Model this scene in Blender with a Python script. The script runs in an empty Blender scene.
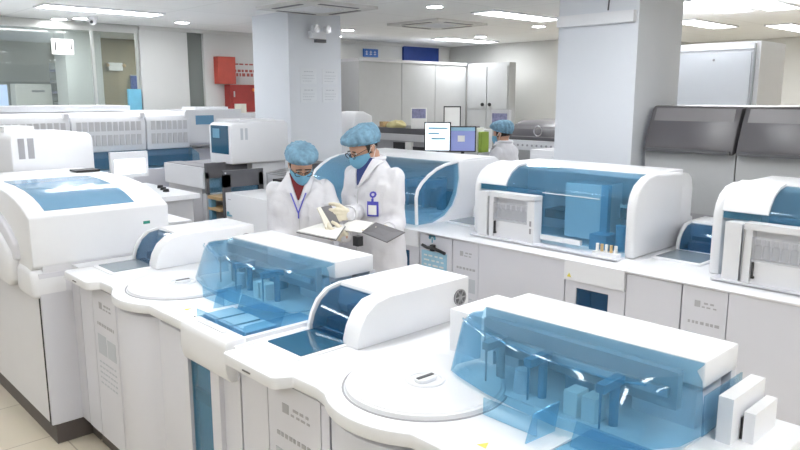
import bpy, bmesh, math, random
from mathutils import Vector, Matrix, noise
from mathutils.bvhtree import BVHTree

random.seed(4)
SC = bpy.context.scene
COL = SC.collection
PI = math.pi
V = Vector

# ------------------------------------------------------------------ materials
def mat(name, col, rough=0.5, metal=0.0, bump=0.0, bscale=60, var=0.0, vscale=8, spec=0.5, coat=0.0):
    m = bpy.data.materials.new(name); m.use_nodes = True
    nt = m.node_tree; N = nt.nodes; L = nt.links
    b = N['Principled BSDF']
    b.inputs['Base Color'].default_value = (*col, 1)
    b.inputs['Roughness'].default_value = rough
    b.inputs['Metallic'].default_value = metal
    b.inputs['Specular IOR Level'].default_value = spec
    b.inputs['Coat Weight'].default_value = coat
    tc = N.new('ShaderNodeTexCoord')
    if var:
        n = N.new('ShaderNodeTexNoise'); n.inputs['Scale'].default_value = vscale
        n.inputs['Detail'].default_value = 4
        L.new(tc.outputs['Object'], n.inputs['Vector'])
        r = N.new('ShaderNodeValToRGB')
        r.color_ramp.elements[0].position = .3; r.color_ramp.elements[1].position = .7
        r.color_ramp.elements[0].color = (*[max(0, c*(1-var)) for c in col], 1)
        r.color_ramp.elements[1].color = (*[min(1, c*(1+var)) for c in col], 1)
        L.new(n.outputs['Fac'], r.inputs['Fac']); L.new(r.outputs['Color'], b.inputs['Base Color'])
    if bump:
        n2 = N.new('ShaderNodeTexNoise'); n2.inputs['Scale'].default_value = bscale
        n2.inputs['Detail'].default_value = 3
        L.new(tc.outputs['Object'], n2.inputs['Vector'])
        bp = N.new('ShaderNodeBump'); bp.inputs['Strength'].default_value = bump
        bp.inputs['Distance'].default_value = 0.01
        L.new(n2.outputs['Fac'], bp.inputs['Height']); L.new(bp.outputs['Normal'], b.inputs['Normal'])
    return m

def glassy(name, tint, body, bodyfac=0.15, rough=0.06):
    """tinted clear plastic: see-through, a little body colour, a gloss"""
    m = bpy.data.materials.new(name); m.use_nodes = True
    nt = m.node_tree; N = nt.nodes; L = nt.links
    N.remove(N['Principled BSDF']); out = N['Material Output']
    t = N.new('ShaderNodeBsdfTransparent'); t.inputs['Color'].default_value = (*tint, 1)
    d = N.new('ShaderNodeBsdfDiffuse'); d.inputs['Color'].default_value = (*body, 1)
    g = N.new('ShaderNodeBsdfGlossy'); g.inputs['Roughness'].default_value = rough
    m1 = N.new('ShaderNodeMixShader'); m1.inputs[0].default_value = bodyfac
    L.new(t.outputs[0], m1.inputs[1]); L.new(d.outputs[0], m1.inputs[2])
    f = N.new('ShaderNodeLayerWeight'); f.inputs['Blend'].default_value = .5
    pw = N.new('ShaderNodeMath'); pw.operation = 'POWER'; pw.inputs[1].default_value = 4.0
    L.new(f.outputs['Facing'], pw.inputs[0])
    ma = N.new('ShaderNodeMath'); ma.operation = 'MULTIPLY_ADD'; ma.inputs[1].default_value = .7; ma.inputs[2].default_value = .04
    L.new(pw.outputs[0], ma.inputs[0])
    m2 = N.new('ShaderNodeMixShader')
    L.new(ma.outputs[0], m2.inputs[0]); L.new(m1.outputs[0], m2.inputs[1]); L.new(g.outputs[0], m2.inputs[2])
    L.new(m2.outputs[0], out.inputs['Surface'])
    return m

def emit(name, col, strength):
    m = bpy.data.materials.new(name); m.use_nodes = True
    b = m.node_tree.nodes['Principled BSDF']
    b.inputs['Base Color'].default_value = (*col, 1)
    b.inputs['Emission Color'].default_value = (*col, 1)
    b.inputs['Emission Strength'].default_value = strength
    return m

M = {}
M['white'] = mat('white_plastic', (.79, .80, .83), .38, var=.015, vscale=3)
M['panel'] = mat('panel_white', (.68, .685, .74), .42, var=.02, vscale=2)
M['panelgrey'] = mat('panel_grey_white', (.60, .60, .62), .45, var=.02, vscale=2)
M['side'] = mat('side_ivory', (.71, .715, .75), .45, var=.02, vscale=2)
M['disc'] = mat('lid_white', (.80, .805, .83), .3, var=.015, vscale=4)
M['grey'] = mat('mid_grey_plastic', (.36, .36, .38), .45, var=.05)
M['darkgrey'] = mat('dark_grey_plastic', (.11, .11, .12), .45, var=.06)
M['lidgrey'] = mat('smoke_grey_lid', (.19, .18, .19), .42, var=.05, vscale=3)
M['lidrim'] = mat('smoke_grey_rim', (.10, .095, .105), .35)
M['black'] = mat('black_plastic', (.02, .02, .022), .4)
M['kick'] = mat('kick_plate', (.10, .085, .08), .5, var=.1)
M['blue'] = glassy('blue_acrylic', (.735, .89, .965), (.18, .46, .72), .12)
M['bluedeep'] = glassy('blue_acrylic_deep', (.52, .80, .91), (.14, .44, .62), .12)
M['smoke'] = glassy('smoked_blue_acrylic', (.48, .68, .82), (.06, .18, .28), .12)
M['steelblue'] = mat('blue_panel_gloss', (.14, .31, .48), .12, var=.03, spec=.6)
M['screen'] = mat('dark_touch_glass', (.03, .105, .18), .05, spec=.8)
M['screengrey'] = mat('grey_touch_glass', (.22, .27, .31), .07, spec=.8)
M['bluedark'] = mat('deep_blue_part', (.10, .24, .36), .35, var=.15)
M['bluemid'] = mat('blue_part', (.16, .36, .52), .35, var=.1)
M['metal'] = mat('brushed_metal', (.6, .6, .62), .3, metal=.9)
M['ink'] = mat('grey_ink', (.42, .42, .45), .6)
M['inklight'] = mat('pale_ink', (.52, .55, .60), .6)
M['paper'] = mat('paper', (.86, .855, .83), .7, var=.03)
M['papercream'] = mat('cream_paper', (.80, .77, .68), .7, var=.04)
M['folder'] = mat('grey_folder', (.16, .155, .165), .5, var=.08)
M['red'] = mat('red_enamel', (.52, .075, .05), .4, var=.08)
M['reddark'] = mat('dark_red_enamel', (.36, .035, .03), .35, var=.12)
M['redink'] = mat('red_ink', (.45, .12, .10), .6)
M['signblue'] = mat('sign_blue', (.02, .14, .50), .4)
M['panelblue'] = mat('deep_blue_board', (.015, .055, .30), .4, var=.1)
M['cyanboard'] = mat('light_blue_board', (.20, .55, .75), .5, var=.06)
M['paperblue'] = mat('light_blue_sheet', (.36, .62, .78), .5, var=.05)
M['icon'] = mat('teal_icon', (.10, .38, .52), .5)
M['yellow'] = mat('yellow_sticker', (.75, .65, .10), .5)
M['greenink'] = mat('green_mark', (.02, .25, .18), .5)
M['wood'] = mat('pale_wood', (.55, .38, .20), .5, var=.15, vscale=20)
M['wall'] = mat('wall_paint', (.72, .725, .71), .7, var=.015, vscale=2)
M['wallwarm'] = mat('warm_wall_paint', (.70, .70, .68), .7, var=.02, vscale=2)
M['brownwall'] = mat('brown_wall', (.31, .25, .14), .6, var=.15, vscale=3)
M['pillar'] = mat('pillar_paint', (.72, .75, .80), .55, var=.012, vscale=2)
M['cab'] = mat('cabinet_grey', (.46, .47, .475), .5, var=.02)
M['trim'] = mat('grey_trim', (.40, .42, .43), .5)
M['doorshade'] = mat('doorway_shade_grey', (.22, .24, .23), .7)  # shade of the doorway put into the colour
M['alu'] = mat('aluminium_frame', (.55, .56, .54), .4, metal=.5)
M['pane'] = glassy('partition_glass', (.86, .90, .89), (.5, .55, .53), .10, .03)
M['lamp'] = emit('lamp_diffuser', (.96, .98, 1.0), 15.0)
M['lampon'] = emit('downlight_diffuser', (.98, .99, 1.0), 38.0)
M['winlight'] = emit('daylight_window', (.55, .68, .95), .8)
M['ledred'] = mat('orange_lamp', (.8, .25, .05), .3)
M['scrwhite'] = emit('screen_white', (.80, .90, .97), .9)
M['scrblue'] = emit('screen_blue', (.17, .20, .40), .55)
M['scrpale'] = emit('screen_pale', (.85, .90, .92), .75)
M['coat'] = mat('coat_cotton', (.70, .695, .73), .85, bump=.25, bscale=40, var=.02)
M['capblue'] = mat('cap_nonwoven', (.18, .33, .45), .8, bump=.8, bscale=45, var=.28, vscale=26)
M['maskblue'] = mat('mask_nonwoven', (.18, .43, .62), .8, bump=.2, bscale=90, var=.05)
M['skin'] = mat('skin', (.58, .33, .23), .5, var=.06)
M['hair'] = mat('hair', (.018, .013, .012), .5)
M['glove'] = mat('latex_glove', (.72, .66, .52), .5, bump=.2, bscale=50, var=.05)
M['maroon'] = mat('maroon_knit', (.20, .025, .03), .85, bump=.3, bscale=150)
M['navy'] = mat('navy_shirt', (.03, .05, .18), .8, bump=.2, bscale=150)
M['badge'] = mat('badge_blue', (.08, .08, .48), .4)
M['trouser'] = mat('trouser', (.04, .045, .06), .85)
M['shoe'] = mat('shoe', (.75, .75, .76), .6)
M['eye'] = mat('eye', (.6, .6, .6), .2)
M['lime'] = mat('lime_green', (.30, .42, .06), .5, var=.1)
M['yellowbag'] = mat('yellow_bag', (.62, .55, .28), .6, bump=.5, bscale=20, var=.15)
M['purple'] = mat('muted_purple', (.25, .25, .40), .6, var=.3, vscale=30)
M['noticepaper'] = mat('notice_paper', (.74, .77, .81), .6, var=.02)
M['tube'] = mat('amber_tube', (.65, .45, .22), .3)
M['rack'] = glassy('clear_rack', (.97, .975, .985), (.9, .9, .92), .12, .12)

def tile_mat():
    m = bpy.data.materials.new('beige_tiles'); m.use_nodes = True
    nt = m.node_tree; N = nt.nodes; L = nt.links; b = N['Principled BSDF']
    tc = N.new('ShaderNodeTexCoord')
    br = N.new('ShaderNodeTexBrick'); br.offset = 0
    br.inputs['Scale'].default_value = 1.0
    br.inputs['Mortar Size'].default_value = .004
    br.inputs['Brick Width'].default_value = .6; br.inputs['Row Height'].default_value = .6
    br.inputs['Color1'].default_value = (.74, .67, .55, 1)
    br.inputs['Color2'].default_value = (.70, .63, .51, 1)
    br.inputs['Mortar'].default_value = (.48, .42, .34, 1)
    L.new(tc.outputs['Object'], br.inputs['Vector'])
    n = N.new('ShaderNodeTexNoise'); n.inputs['Scale'].default_value = 3; n.inputs['Detail'].default_value = 6
    L.new(tc.outputs['Object'], n.inputs['Vector'])
    mx = N.new('ShaderNodeMix'); mx.data_type = 'RGBA'; mx.blend_type = 'MULTIPLY'
    mx.inputs['Factor'].default_value = .12
    L.new(br.outputs['Color'], mx.inputs['A']); L.new(n.outputs['Color'], mx.inputs['B'])
    L.new(mx.outputs['Result'], b.inputs['Base Color'])
    b.inputs['Roughness'].default_value = .22
    return m
def ceil_mat():
    m = bpy.data.materials.new('ceiling_boards'); m.use_nodes = True
    nt = m.node_tree; N = nt.nodes; L = nt.links; b = N['Principled BSDF']
    tc = N.new('ShaderNodeTexCoord')
    br = N.new('ShaderNodeTexBrick'); br.offset = 0
    br.inputs['Scale'].default_value = 1.0
    br.inputs['Mortar Size'].default_value = .005
    br.inputs['Brick Width'].default_value = 1.2; br.inputs['Row Height'].default_value = 1.2
    br.inputs['Color1'].default_value = (.91, .915, .91, 1)
    br.inputs['Color2'].default_value = (.89, .895, .89, 1)
    br.inputs['Mortar'].default_value = (.7, .71, .7, 1)
    L.new(tc.outputs['Object'], br.inputs['Vector']); L.new(br.outputs['Color'], b.inputs['Base Color'])
    b.inputs['Roughness'].default_value = .7
    return m
M['tiles'] = tile_mat(); M['ceil'] = ceil_mat()

# ------------------------------------------------------------------ mesh helpers
def origin_of(p):
    o = V((0, 0, 0))
    while p is not None:
        o = o + p.location; p = p.parent
    return o

class MB:
    def __init__(s): s.bm = bmesh.new()
    def _bev(s, faces, r, seg):
        if r <= 0: return
        es = {e for f in faces for e in f.edges}
        es = [e for e in es if len(e.link_faces) == 2 and e.calc_face_angle(0) > .6]
        bmesh.ops.bevel(s.bm, geom=es, offset=r, segments=seg, profile=.5, affect='EDGES', clamp_overlap=True)
    def box(s, x0, x1, y0, y1, z0, z1, r=.0, seg=2):
        x0, x1 = sorted((x0, x1)); y0, y1 = sorted((y0, y1)); z0, z1 = sorted((z0, z1))
        v = [s.bm.verts.new((x, y, z)) for z in (z0, z1) for x, y in ((x0, y0), (x1, y0), (x1, y1), (x0, y1))]
        fs = [s.bm.faces.new([v[i] for i in f]) for f in
              ((3, 2, 1, 0), (4, 5, 6, 7), (0, 1, 5, 4), (1, 2, 6, 5), (2, 3, 7, 6), (3, 0, 4, 7))]
        s._bev(fs, r, seg); return s
    def prism(s, pts, axis, a0, a1, r=0, seg=2):
        """pts: polygon; axis 'x': pts are (y,z); 'y': (x,z); 'z': (x,y)"""
        def P(p, a):
            return (a, p[0], p[1]) if axis == 'x' else (p[0], a, p[1]) if axis == 'y' else (p[0], p[1], a)
        A = [s.bm.verts.new(P(p, a0)) for p in pts]; B = [s.bm.verts.new(P(p, a1)) for p in pts]
        fs = [s.bm.faces.new(A), s.bm.faces.new(B[::-1])]
        n = len(pts)
        for i in range(n):
            fs.append(s.bm.faces.new((A[i], B[i], B[(i+1) % n], A[(i+1) % n])))
        bmesh.ops.recalc_face_normals(s.bm, faces=fs)
        s._bev(fs, r, seg); return s
    def cone(s, p0, p1, r0, r1=None, n=16, cap=True):
        r1 = r0 if r1 is None else r1
        p0, p1 = V(p0), V(p1); d = (p1 - p0).normalized()
        a = d.orthogonal().normalized(); b = d.cross(a)
        A = []; B = []
        for i in range(n):
            t = 2*PI*i/n; w = a*math.cos(t) + b*math.sin(t)
            A.append(s.bm.verts.new(p0 + w*r0)); B.append(s.bm.verts.new(p1 + w*r1))
        for i in range(n):
            s.bm.faces.new((A[i], A[(i+1) % n], B[(i+1) % n], B[i]))
        if cap: s.bm.faces.new(A[::-1]); s.bm.faces.new(B)
        return s
    def tube(s, pts, r, n=8, closed=False):
        pts = [V(p) for p in pts]; rings = []; k = len(pts); prev = None
        for i, p in enumerate(pts):
            if closed: d = pts[(i+1) % k] - pts[i-1]
            else: d = pts[min(i+1, k-1)] - pts[max(i-1, 0)]
            d.normalize()
            a = d.orthogonal() if prev is None else prev - d*prev.dot(d)
            a.normalize(); prev = a; b = d.cross(a)
            rr = r[i] if isinstance(r, (list, tuple)) else r
            rings.append([s.bm.verts.new(p + (a*math.cos(2*PI*j/n) + b*math.sin(2*PI*j/n))*rr) for j in range(n)])
        for i in range(k if closed else k-1):
            A, B = rings[i], rings[(i+1) % k]
            for j in range(n): s.bm.faces.new((A[j], A[(j+1) % n], B[(j+1) % n], B[j]))
        if not closed: s.bm.faces.new(rings[0][::-1]); s.bm.faces.new(rings[-1])
        return s
    def ball(s, c, r, u=16, v=10):
        r = r if isinstance(r, (tuple, list)) else (r, r, r)
        bmesh.ops.create_uvsphere(s.bm, u_segments=u, v_segments=v, radius=1,
                                  matrix=Matrix.Translation(c) @ Matrix.Diagonal((*r, 1)))
        return s
    def loft(s, rings, closed=True, caps=True):
        R = [[s.bm.verts.new(p) for p in ring] for ring in rings]; n = len(R[0])
        for A, B in zip(R, R[1:]):
            for j in range(n if closed else n-1):
                s.bm.faces.new((A[j], A[(j+1) % n], B[(j+1) % n], B[j]))
        if caps and closed: s.bm.faces.new(R[0][::-1]); s.bm.faces.new(R[-1])
        return s
    def sheet(s, quad, th=.002):
        """a thin plate from 3-4 corner points, thickness along its normal"""
        q = [V(p) for p in quad]; n = (q[1]-q[0]).cross(q[2]-q[0]).normalized()*th
        A = [s.bm.verts.new(p) for p in q]; B = [s.bm.verts.new(p+n) for p in q]; k = len(q)
        s.bm.faces.new(A[::-1]); s.bm.faces.new(B)
        for i in range(k): s.bm.faces.new((A[i], A[(i+1) % k], B[(i+1) % k], B[i]))
        return s
    def solidify(s, th):
        bmesh.ops.recalc_face_normals(s.bm, faces=s.bm.faces[:])
        bmesh.ops.solidify(s.bm, geom=s.bm.faces[:], thickness=th); return s
    def build(s, name, m, parent=None, ang=35, fix=True):
        if fix: bmesh.ops.recalc_face_normals(s.bm, faces=s.bm.faces[:])
        o = origin_of(parent)
        if o.length: bmesh.ops.translate(s.bm, verts=s.bm.verts[:], vec=-o)
        me = bpy.data.meshes.new(name); s.bm.to_mesh(me); s.bm.free()
        me.polygons.foreach_set('use_smooth', [True]*len(me.polygons))
        me.set_sharp_from_angle(angle=math.radians(ang))
        me.materials.append(M[m] if isinstance(m, str) else m)
        ob = bpy.data.objects.new(name, me); COL.objects.link(ob)
        if parent: ob.parent = parent
        return ob

def tag(o, label=None, cat=None, group=None, kind=None):
    if label: o['label'] = label
    if cat: o['category'] = cat
    if group: o['group'] = group
    if kind: o['kind'] = kind
    return o
def thing(name, label, cat, loc=(0, 0, 0), group=None):
    o = bpy.data.objects.new(name, None); o.empty_display_size = .1
    COL.objects.link(o); o.location = loc
    return tag(o, label, cat, group)
def solo(mb, name, m, label, cat, group=None, ang=35):
    """one-mesh thing with its origin at its own base centre"""
    zs = [v.co.z for v in mb.bm.verts]; xs = [v.co.x for v in mb.bm.verts]; ys = [v.co.y for v in mb.bm.verts]
    c = V(((min(xs)+max(xs))/2, (min(ys)+max(ys))/2, min(zs)))
    bmesh.ops.translate(mb.bm, verts=mb.bm.verts[:], vec=-c)
    o = mb.build(name, m, None, ang); o.location = c
    return tag(o, label, cat, group)
def struct(mb, name, m, parent=None):
    o = mb.build(name, m, parent)
    if not parent: o['kind'] = 'structure'
    return o
def arc(cx, cy, r, a0, a1, n):
    return [(cx + r*math.cos(math.radians(a0+(a1-a0)*i/n)), cy + r*math.sin(math.radians(a0+(a1-a0)*i/n))) for i in range(n+1)]
def rrect(x0, x1, y0, y1, r, n=5):
    return (arc(x1-r, y1-r, r, 0, 90, n) + arc(x0+r, y1-r, r, 90, 180, n) +
            arc(x0+r, y0+r, r, 180, 270, n) + arc(x1-r, y0+r, r, 270, 360, n))
def dashes(mb, axis, at, lines, th=.0012):
    """illegible print: rows of short marks on a plane. lines: (a0, a1, z, height, mean mark length)"""
    for a0, a1, z, h, w in lines:
        a = a0
        while a < a1 - w*.3:
            b = min(a1, a + w*random.uniform(.5, 1.1))
            if axis == 'y': mb.box(a, b, at - th, at + .0003, z, z+h)
            else: mb.box(at - .0003, at + th, a, b, z, z+h)
            a = b + w*random.uniform(.25, .5)
    return mb

# ------------------------------------------------------------------ room
CZ = 2.85
XL, YB = -9.1, 12.0
XR, YF = 4.0, -4.5
struct(MB().box(-13.2, XR, YF, YB, -.1, 0), 'floor', 'tiles')
struct(MB().box(-13.2, XR, YF, YB, CZ, CZ+.12), 'ceiling', 'ceil')
struct(MB().box(XL-.12, XL, 3.96, 4.62, 0, CZ).box(XL-.12, XL, 4.86, 9.8, 0, CZ)
       .box(XL-.12, XL, YF, 1.2, 0, CZ).box(XL-.12, XL, 1.2, 3.96, 0, .9), 'wall_left', 'wall')
struct(MB().box(XL-.11, XL-.06, 4.615, 4.865, 0, CZ), 'doorway_shade', 'doorshade')  # slab filling the doorway, coloured like the dark of the gap
struct(MB().box(XL-.12, -5.7, 9.8, 9.92, 0, CZ).box(-5.7, -5.58, 9.8, YB, 0, CZ).box(-5.6, XR, YB, YB+.12, 0, CZ), 'wall_back', 'wallwarm')
struct(MB().box(XR, XR+.12, YF, YB, 0, CZ), 'wall_right', 'wall')
struct(MB().box(-13.2, XR, YF-.12, YF, 0, CZ), 'wall_front', 'wall')
# glass partition along the left wall
wf = MB()
for y in (1.2, 2.2, 3.38, 3.94):
    wf.box(XL-.07, XL-.03, y-.014, y+.014, .9, CZ-.03)
wf.box(XL-.08, XL-.02, 1.2, 3.96, .9, .96); wf.box(XL-.08, XL-.02, 1.2, 3.96, CZ-.1, CZ)
w1 = struct(wf, 'window_1', 'alu')
for a, b in ((1.2, 2.2), (2.2, 3.38), (3.38, 3.94)):
    struct(MB().box(XL-.055, XL-.045, a+.025, b-.025, .96, CZ-.1), 'pane', 'pane', w1)
# next room seen through the glass
struct(MB().box(-13.2, -13.08, YF, 6.5, 0, CZ), 'wall_corridor', 'wall')
struct(MB().box(-13.2, XL-.12, 6.5, 6.62, 0, CZ), 'wall_corridor', 'brownwall')
struct(MB().box(-11.0, -10.55, 3.52, 4.02, 0, CZ, .02), 'pillar', 'wall')
struct(MB().box(-11.5, -11.4, 4.06, 5.05, 0, CZ).box(-11.52, -11.38, 5.05, 6.5, 2.2, CZ), 'wall_hall', 'brownwall')
w2 = struct(MB().box(-13.07, -13.03, 1.3, 4.6, .95, 1.0).box(-13.07, -13.03, 1.3, 4.6, 2.15, 2.2)
            .box(-13.07, -13.03, 2.45, 2.5, 1, 2.2).box(-13.07, -13.03, 3.4, 3.45, 1, 2.2).box(-13.07, -13.03, 4.1, 4.15, 1, 2.2), 'window_2', 'alu')
struct(MB().box(-13.079, -13.06, 1.3, 4.6, .97, 2.18), 'pane', 'winlight', w2)

# pillars
P1 = MB().box(-7.20, -6.49, 4.46, 5.17, 0, CZ, .004)
struct(P1, 'pillar', 'pillar')
P2 = MB().box(-3.44, -2.74, 5.0, 5.70, 0, CZ, .004)
struct(P2, 'pillar', 'pillar')
t = MB()
t.box(-3.43, -2.76, 4.955, 5.0, 2.50, 2.585, .02, 4)
struct(t, 'trim_1', 'white')
tag(MB().tube([(-3.02, 4.985, 2.85), (-3.0, 4.985, 2.74), (-2.985, 4.985, 2.68), (-2.99, 4.985, 2.6)], .006, 6).build('cable', 'darkgrey'),
    'thin dark cable hanging down the near white pillar above its round duct', 'cable')
# ceiling cornice between
struct(MB().box(XL, XL+.03, 3.96, 9.8, CZ-.05, CZ), 'trim_2', 'wallwarm')

# ------------------------------------------------------------------ lamps in the ceiling
LAMPS = [(-7.72, 2.98, 'long ceiling light panel above the far left vented analyzer'),
         (-5.06, 6.58, 'long ceiling light panel left of the near white pillar'),
         (-7.75, 8.72, 'long ceiling light panel nearest the blue wall board'),
         (-3.22, 7.30, 'long ceiling light panel just right of the near pillar top'),
         (-2.78, 7.42, 'long ceiling light panel second right of the near pillar top'),
         (-4.02, 8.95, 'short lit ceiling panel low beside the near pillar, above the cold room'),
         (-3.42, 10.30, 'ceiling light panel at the far right edge of the picture'),
         (-9.95, 2.95, 'ceiling light panel seen through the glass partition')]
ADDED_LAMPS = [(-5.06, 2.2), (-2.4, 1.2), (-2.4, 3.6), (.3, 1.2), (.3, 3.6), (.3, 6.4), (-5.06, -.4), (-2.4, -1.4), (.3, -1.6), (2.6, 1.2), (2.6, 5), (-7.72, .2), (-10.5, 5.2), (-11.5, 1.0)]  # added panels out of view, put in to light the front row and room
def lamp(x, y, label, grp=None):
    r = thing('ceiling_light', label, 'ceiling light', (x, y, CZ-.03), grp)
    f = MB()
    for a in ((-.17, -.15, -.62, .62), (.15, .17, -.62, .62), (-.15, .15, -.62, -.60), (-.15, .15, .60, .62)):
        f.box(x+a[0], x+a[1], y+a[2], y+a[3], CZ-.02, CZ+.001)
    f.build('frame', 'white', r)
    MB().box(x-.15, x+.15, y-.6, y+.6, CZ-.014, CZ-.002).build('diffuser', 'lamp', r)
for x, y, l in LAMPS: lamp(x, y, l)
for x, y in ADDED_LAMPS: lamp(x, y, 'added ceiling light panel out of view, lighting the room', 'added ceiling lights out of view')
DOWN = [(-8.32, 4.17, 'round downlight above the pale wall left of the red boxes'),
        (-8.69, 3.1, 'round downlight above the glass partition, right of the dome camera'),
        (-8.95, 2.95, 'round downlight above the glass partition, left of its neighbour'),
        (-7.45, 5.64, 'round downlight upper one right of the far pillar'),
        (-8.62, 6.78, 'round downlight lower one right of the far pillar, above the blue exit sign'),
        (-7.7, 6.26, 'bright downlight touching the far pillar edge'),
        (-5.14, 5.31, 'round downlight in the ceiling above the two monitors'),
        (-5.64, 7.75, 'round downlight near the near pillar, below the long light panel'),
        (-7.17, 8.4, 'round downlight beside the light panel by the blue board')]
for x, y, l in DOWN:
    r = thing('downlight', l, 'ceiling light', (x, y, CZ-.02))
    f = MB().tube([(x+.085*math.cos(a*PI/10), y+.085*math.sin(a*PI/10), CZ-.005) for a in range(20)], .008, 6, True)
    f.build('trim_ring', 'white', r)
    MB().cone((x, y, CZ-.012), (x, y, CZ-.001), .078, n=20).build('diffuser', 'lampon', r)

# air-conditioning cassettes
def cassette(x, y, label):
    r = thing('air_conditioner_cassette', label, 'air conditioner', (x, y, CZ-.03))
    MB().box(x-.44, x+.44, y-.44, y+.44, CZ-.028, CZ, .012).build('cover', 'wallwarm', r)
    for k in range(4):
        s = MB(); a = .36
        if k == 0: s.box(x-.24, x+.24, y-a-.025, y-a+.025, CZ-.032, CZ-.024)
        if k == 1: s.box(x-.24, x+.24, y+a-.025, y+a+.025, CZ-.032, CZ-.024)
        if k == 2: s.box(x-a-.025, x-a+.025, y-.24, y+.24, CZ-.032, CZ-.024)
        if k == 3: s.box(x+a-.025, x+a+.025, y-.24, y+.24, CZ-.032, CZ-.024)
        s.build('air_slot', 'darkgrey', r)
    g = MB()
    for k in range(9): g.box(x-.2, x+.2, y-.2+k*.05-.008, y-.2+k*.05+.008, CZ-.033, CZ-.026)
    g.build('grille', 'white', r)
cassette(-6.0, 4.5-.02, 'square ceiling air conditioner above the far pillar')
cassette(-6.3, 6.55, 'square ceiling air conditioner right of the far pillar, over the monitors')

# camera dome, hanging sign, emergency light, exit sign
r = thing('dome_camera', 'small white dome camera on the ceiling above the glass partition', 'camera', (-8.45, 3.15, CZ-.1))
MB().cone((-8.45, 3.15, CZ-.03), (-8.45, 3.15, CZ), .06).build('mount', 'white', r)
MB().ball((-8.45, 3.15, CZ-.05), .045).build('dome', 'white', r)
MB().ball((-8.415, 3.12, CZ-.065), .018).build('lens', 'black', r)
r = thing('wall_sign', 'white square sign with two dark marks on the glass partition', 'sign', (XL+.0, 3.0, 2.45))
MB().box(XL, XL+.02, 2.885, 3.135, 2.45, 2.63, .003).build('board', 'paper', r)
MB().box(XL+.02, XL+.022, 2.92, 2.935, 2.49, 2.60).box(XL+.02, XL+.022, 3.10, 3.112, 2.51, 2.59).build('marking', 'black', r)
r = thing('emergency_light', 'twin-lamp emergency light high on the far pillar', 'emergency light', (-6.47, 4.82, 2.55))
MB().box(-6.491, -6.43, 4.72, 4.92, 2.58, 2.66, .012).build('body', 'white', r)
MB().box(-6.49, -6.44, 4.80, 4.93, 2.54, 2.575, .004).build('battery_case', 'darkgrey', r)
for yy in (4.745, 4.90):
    h = MB().cone((-6.43, yy, 2.685), (-6.37, yy+.01, 2.675), .035, .045, 18).build('lamp_head', 'white', r)
    MB().cone((-6.371, yy+.01, 2.675), (-6.366, yy+.01, 2.675), .036, .036, 18).build('lens', 'metal', h)
r = thing('exit_sign', 'small blue sign with white characters on the far wall right of the far pillar', 'sign', (XL, 7.86, 2.6))
MB().box(XL, XL+.03, 7.71, 8.02, 2.6, 2.73, .004).build('board', 'signblue', r)
g = MB()
for k in range(3):
    y0 = 7.745 + k*.09
    g.box(XL+.03, XL+.032, y0, y0+.05, 2.64, 2.648).box(XL+.03, XL+.032, y0+.02, y0+.03, 2.63, 2.70).box(XL+.03, XL+.032, y0, y0+.05, 2.675, 2.683)
g.build('lettering', 'paper', r)
tag(MB().box(XL, XL+.05, 8.6, 9.46, 2.53, CZ-.04, .005).build('wall_board', 'panelblue'), 'deep blue board high on the far wall above the grey partition', 'board')

# red fire boxes on the far wall
tag(MB().box(XL, XL+.12, 5.00, 5.27, 2.13, 2.50, .008).build('fire_alarm_box', 'red'), 'orange red upright wall box left of the far pillar, upper of two', 'fire box')
r = thing('fire_hose_cabinet', 'dark red wide cabinet on the far wall, lower of the two red boxes', 'fire cabinet', (XL, 5.42, 1.82))
MB().box(XL-.001, XL+.15, 5.15, 5.70, 1.74, 2.12, .008).build('body', 'reddark', r)
MB().box(XL+.15, XL+.158, 5.18, 5.67, 1.83, 2.09, .004).build('door', 'reddark', r)
MB().ball((XL+.17, 5.52, 2.05), .025).build('indicator_lamp', 'ledred', r)
MB().box(XL+.158, XL+.175, 5.20, 5.215, 1.95, 2.03, .003).build('handle', 'metal', r)
g = MB(); dashes(g, 'x', XL, [(5.30, 5.72, 2.24, .045, .05), (5.30, 5.72, 2.30, .035, .05), (5.34, 5.72, 2.40, .02, .06)])
tag(g.build('wall_notice', 'redink'), 'blurred red lettering on the wall beside the fire boxes', 'notice')
# notices on the far pillar
for (y0, z0), l in zip(((4.60, 2.09), (4.90, 2.09), (4.60, 1.89), (4.90, 1.89)),
                       ('upper left', 'upper right', 'lower left', 'lower right')):
    r = thing('notice_sheet', l+' of the four pale notice sheets on the far pillar', 'notice', (-6.488, y0+.1, z0), 'notice sheets on the far pillar')
    MB().box(-6.491, -6.486, y0, y0+.22, z0, z0+.17).build('sheet', 'noticepaper', r)
    dashes(MB(), 'x', -6.486, [(y0+.05, y0+.17, z0+.13, .01, .03), (y0+.03, y0+.19, z0+.09, .006, .02), (y0+.03, y0+.19, z0+.06, .006, .02), (y0+.03, y0+.15, z0+.03, .006, .02)]).build('print', 'inklight', r)

# ------------------------------------------------------------------ front row: module with a lid disc and a blue hood
def print_panel(r, x0, x1, yf, zt):
    """information panel of a module: door leaf with a small mark and lines of print"""
    p = MB().box(x0+.006, x1-.004, yf, yf+.04, .12, zt, .008).build('print_panel', 'panel', r)
    g = MB(); w = x1-x0
    g.box(x0+.3*w, x0+.42*w, yf-.0012, yf, zt-.105, zt-.07)
    dashes(g, 'y', yf, [(x0+.5*w, x0+.78*w, zt-.085, .010, .03), (x0+.46*w, x0+.80*w, zt-.105, .008, .03),
                        (x0+.18*w, x0+.88*w, zt-.20, .016, .022)])
    g.build('print', 'ink', p)
    g = MB().box(x0+.15*w, x0+.5*w, yf-.0012, yf, zt-.36, zt-.25).box(x0+.55*w, x0+.88*w, yf-.0012, yf, zt-.36, zt-.26)
    dashes(g, 'y', yf, [(x0+.15*w, x0+.85*w, zt-.41-.03*k, .008, .03) for k in range(5)])
    g.build('picture_print', 'inklight', p)

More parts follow.
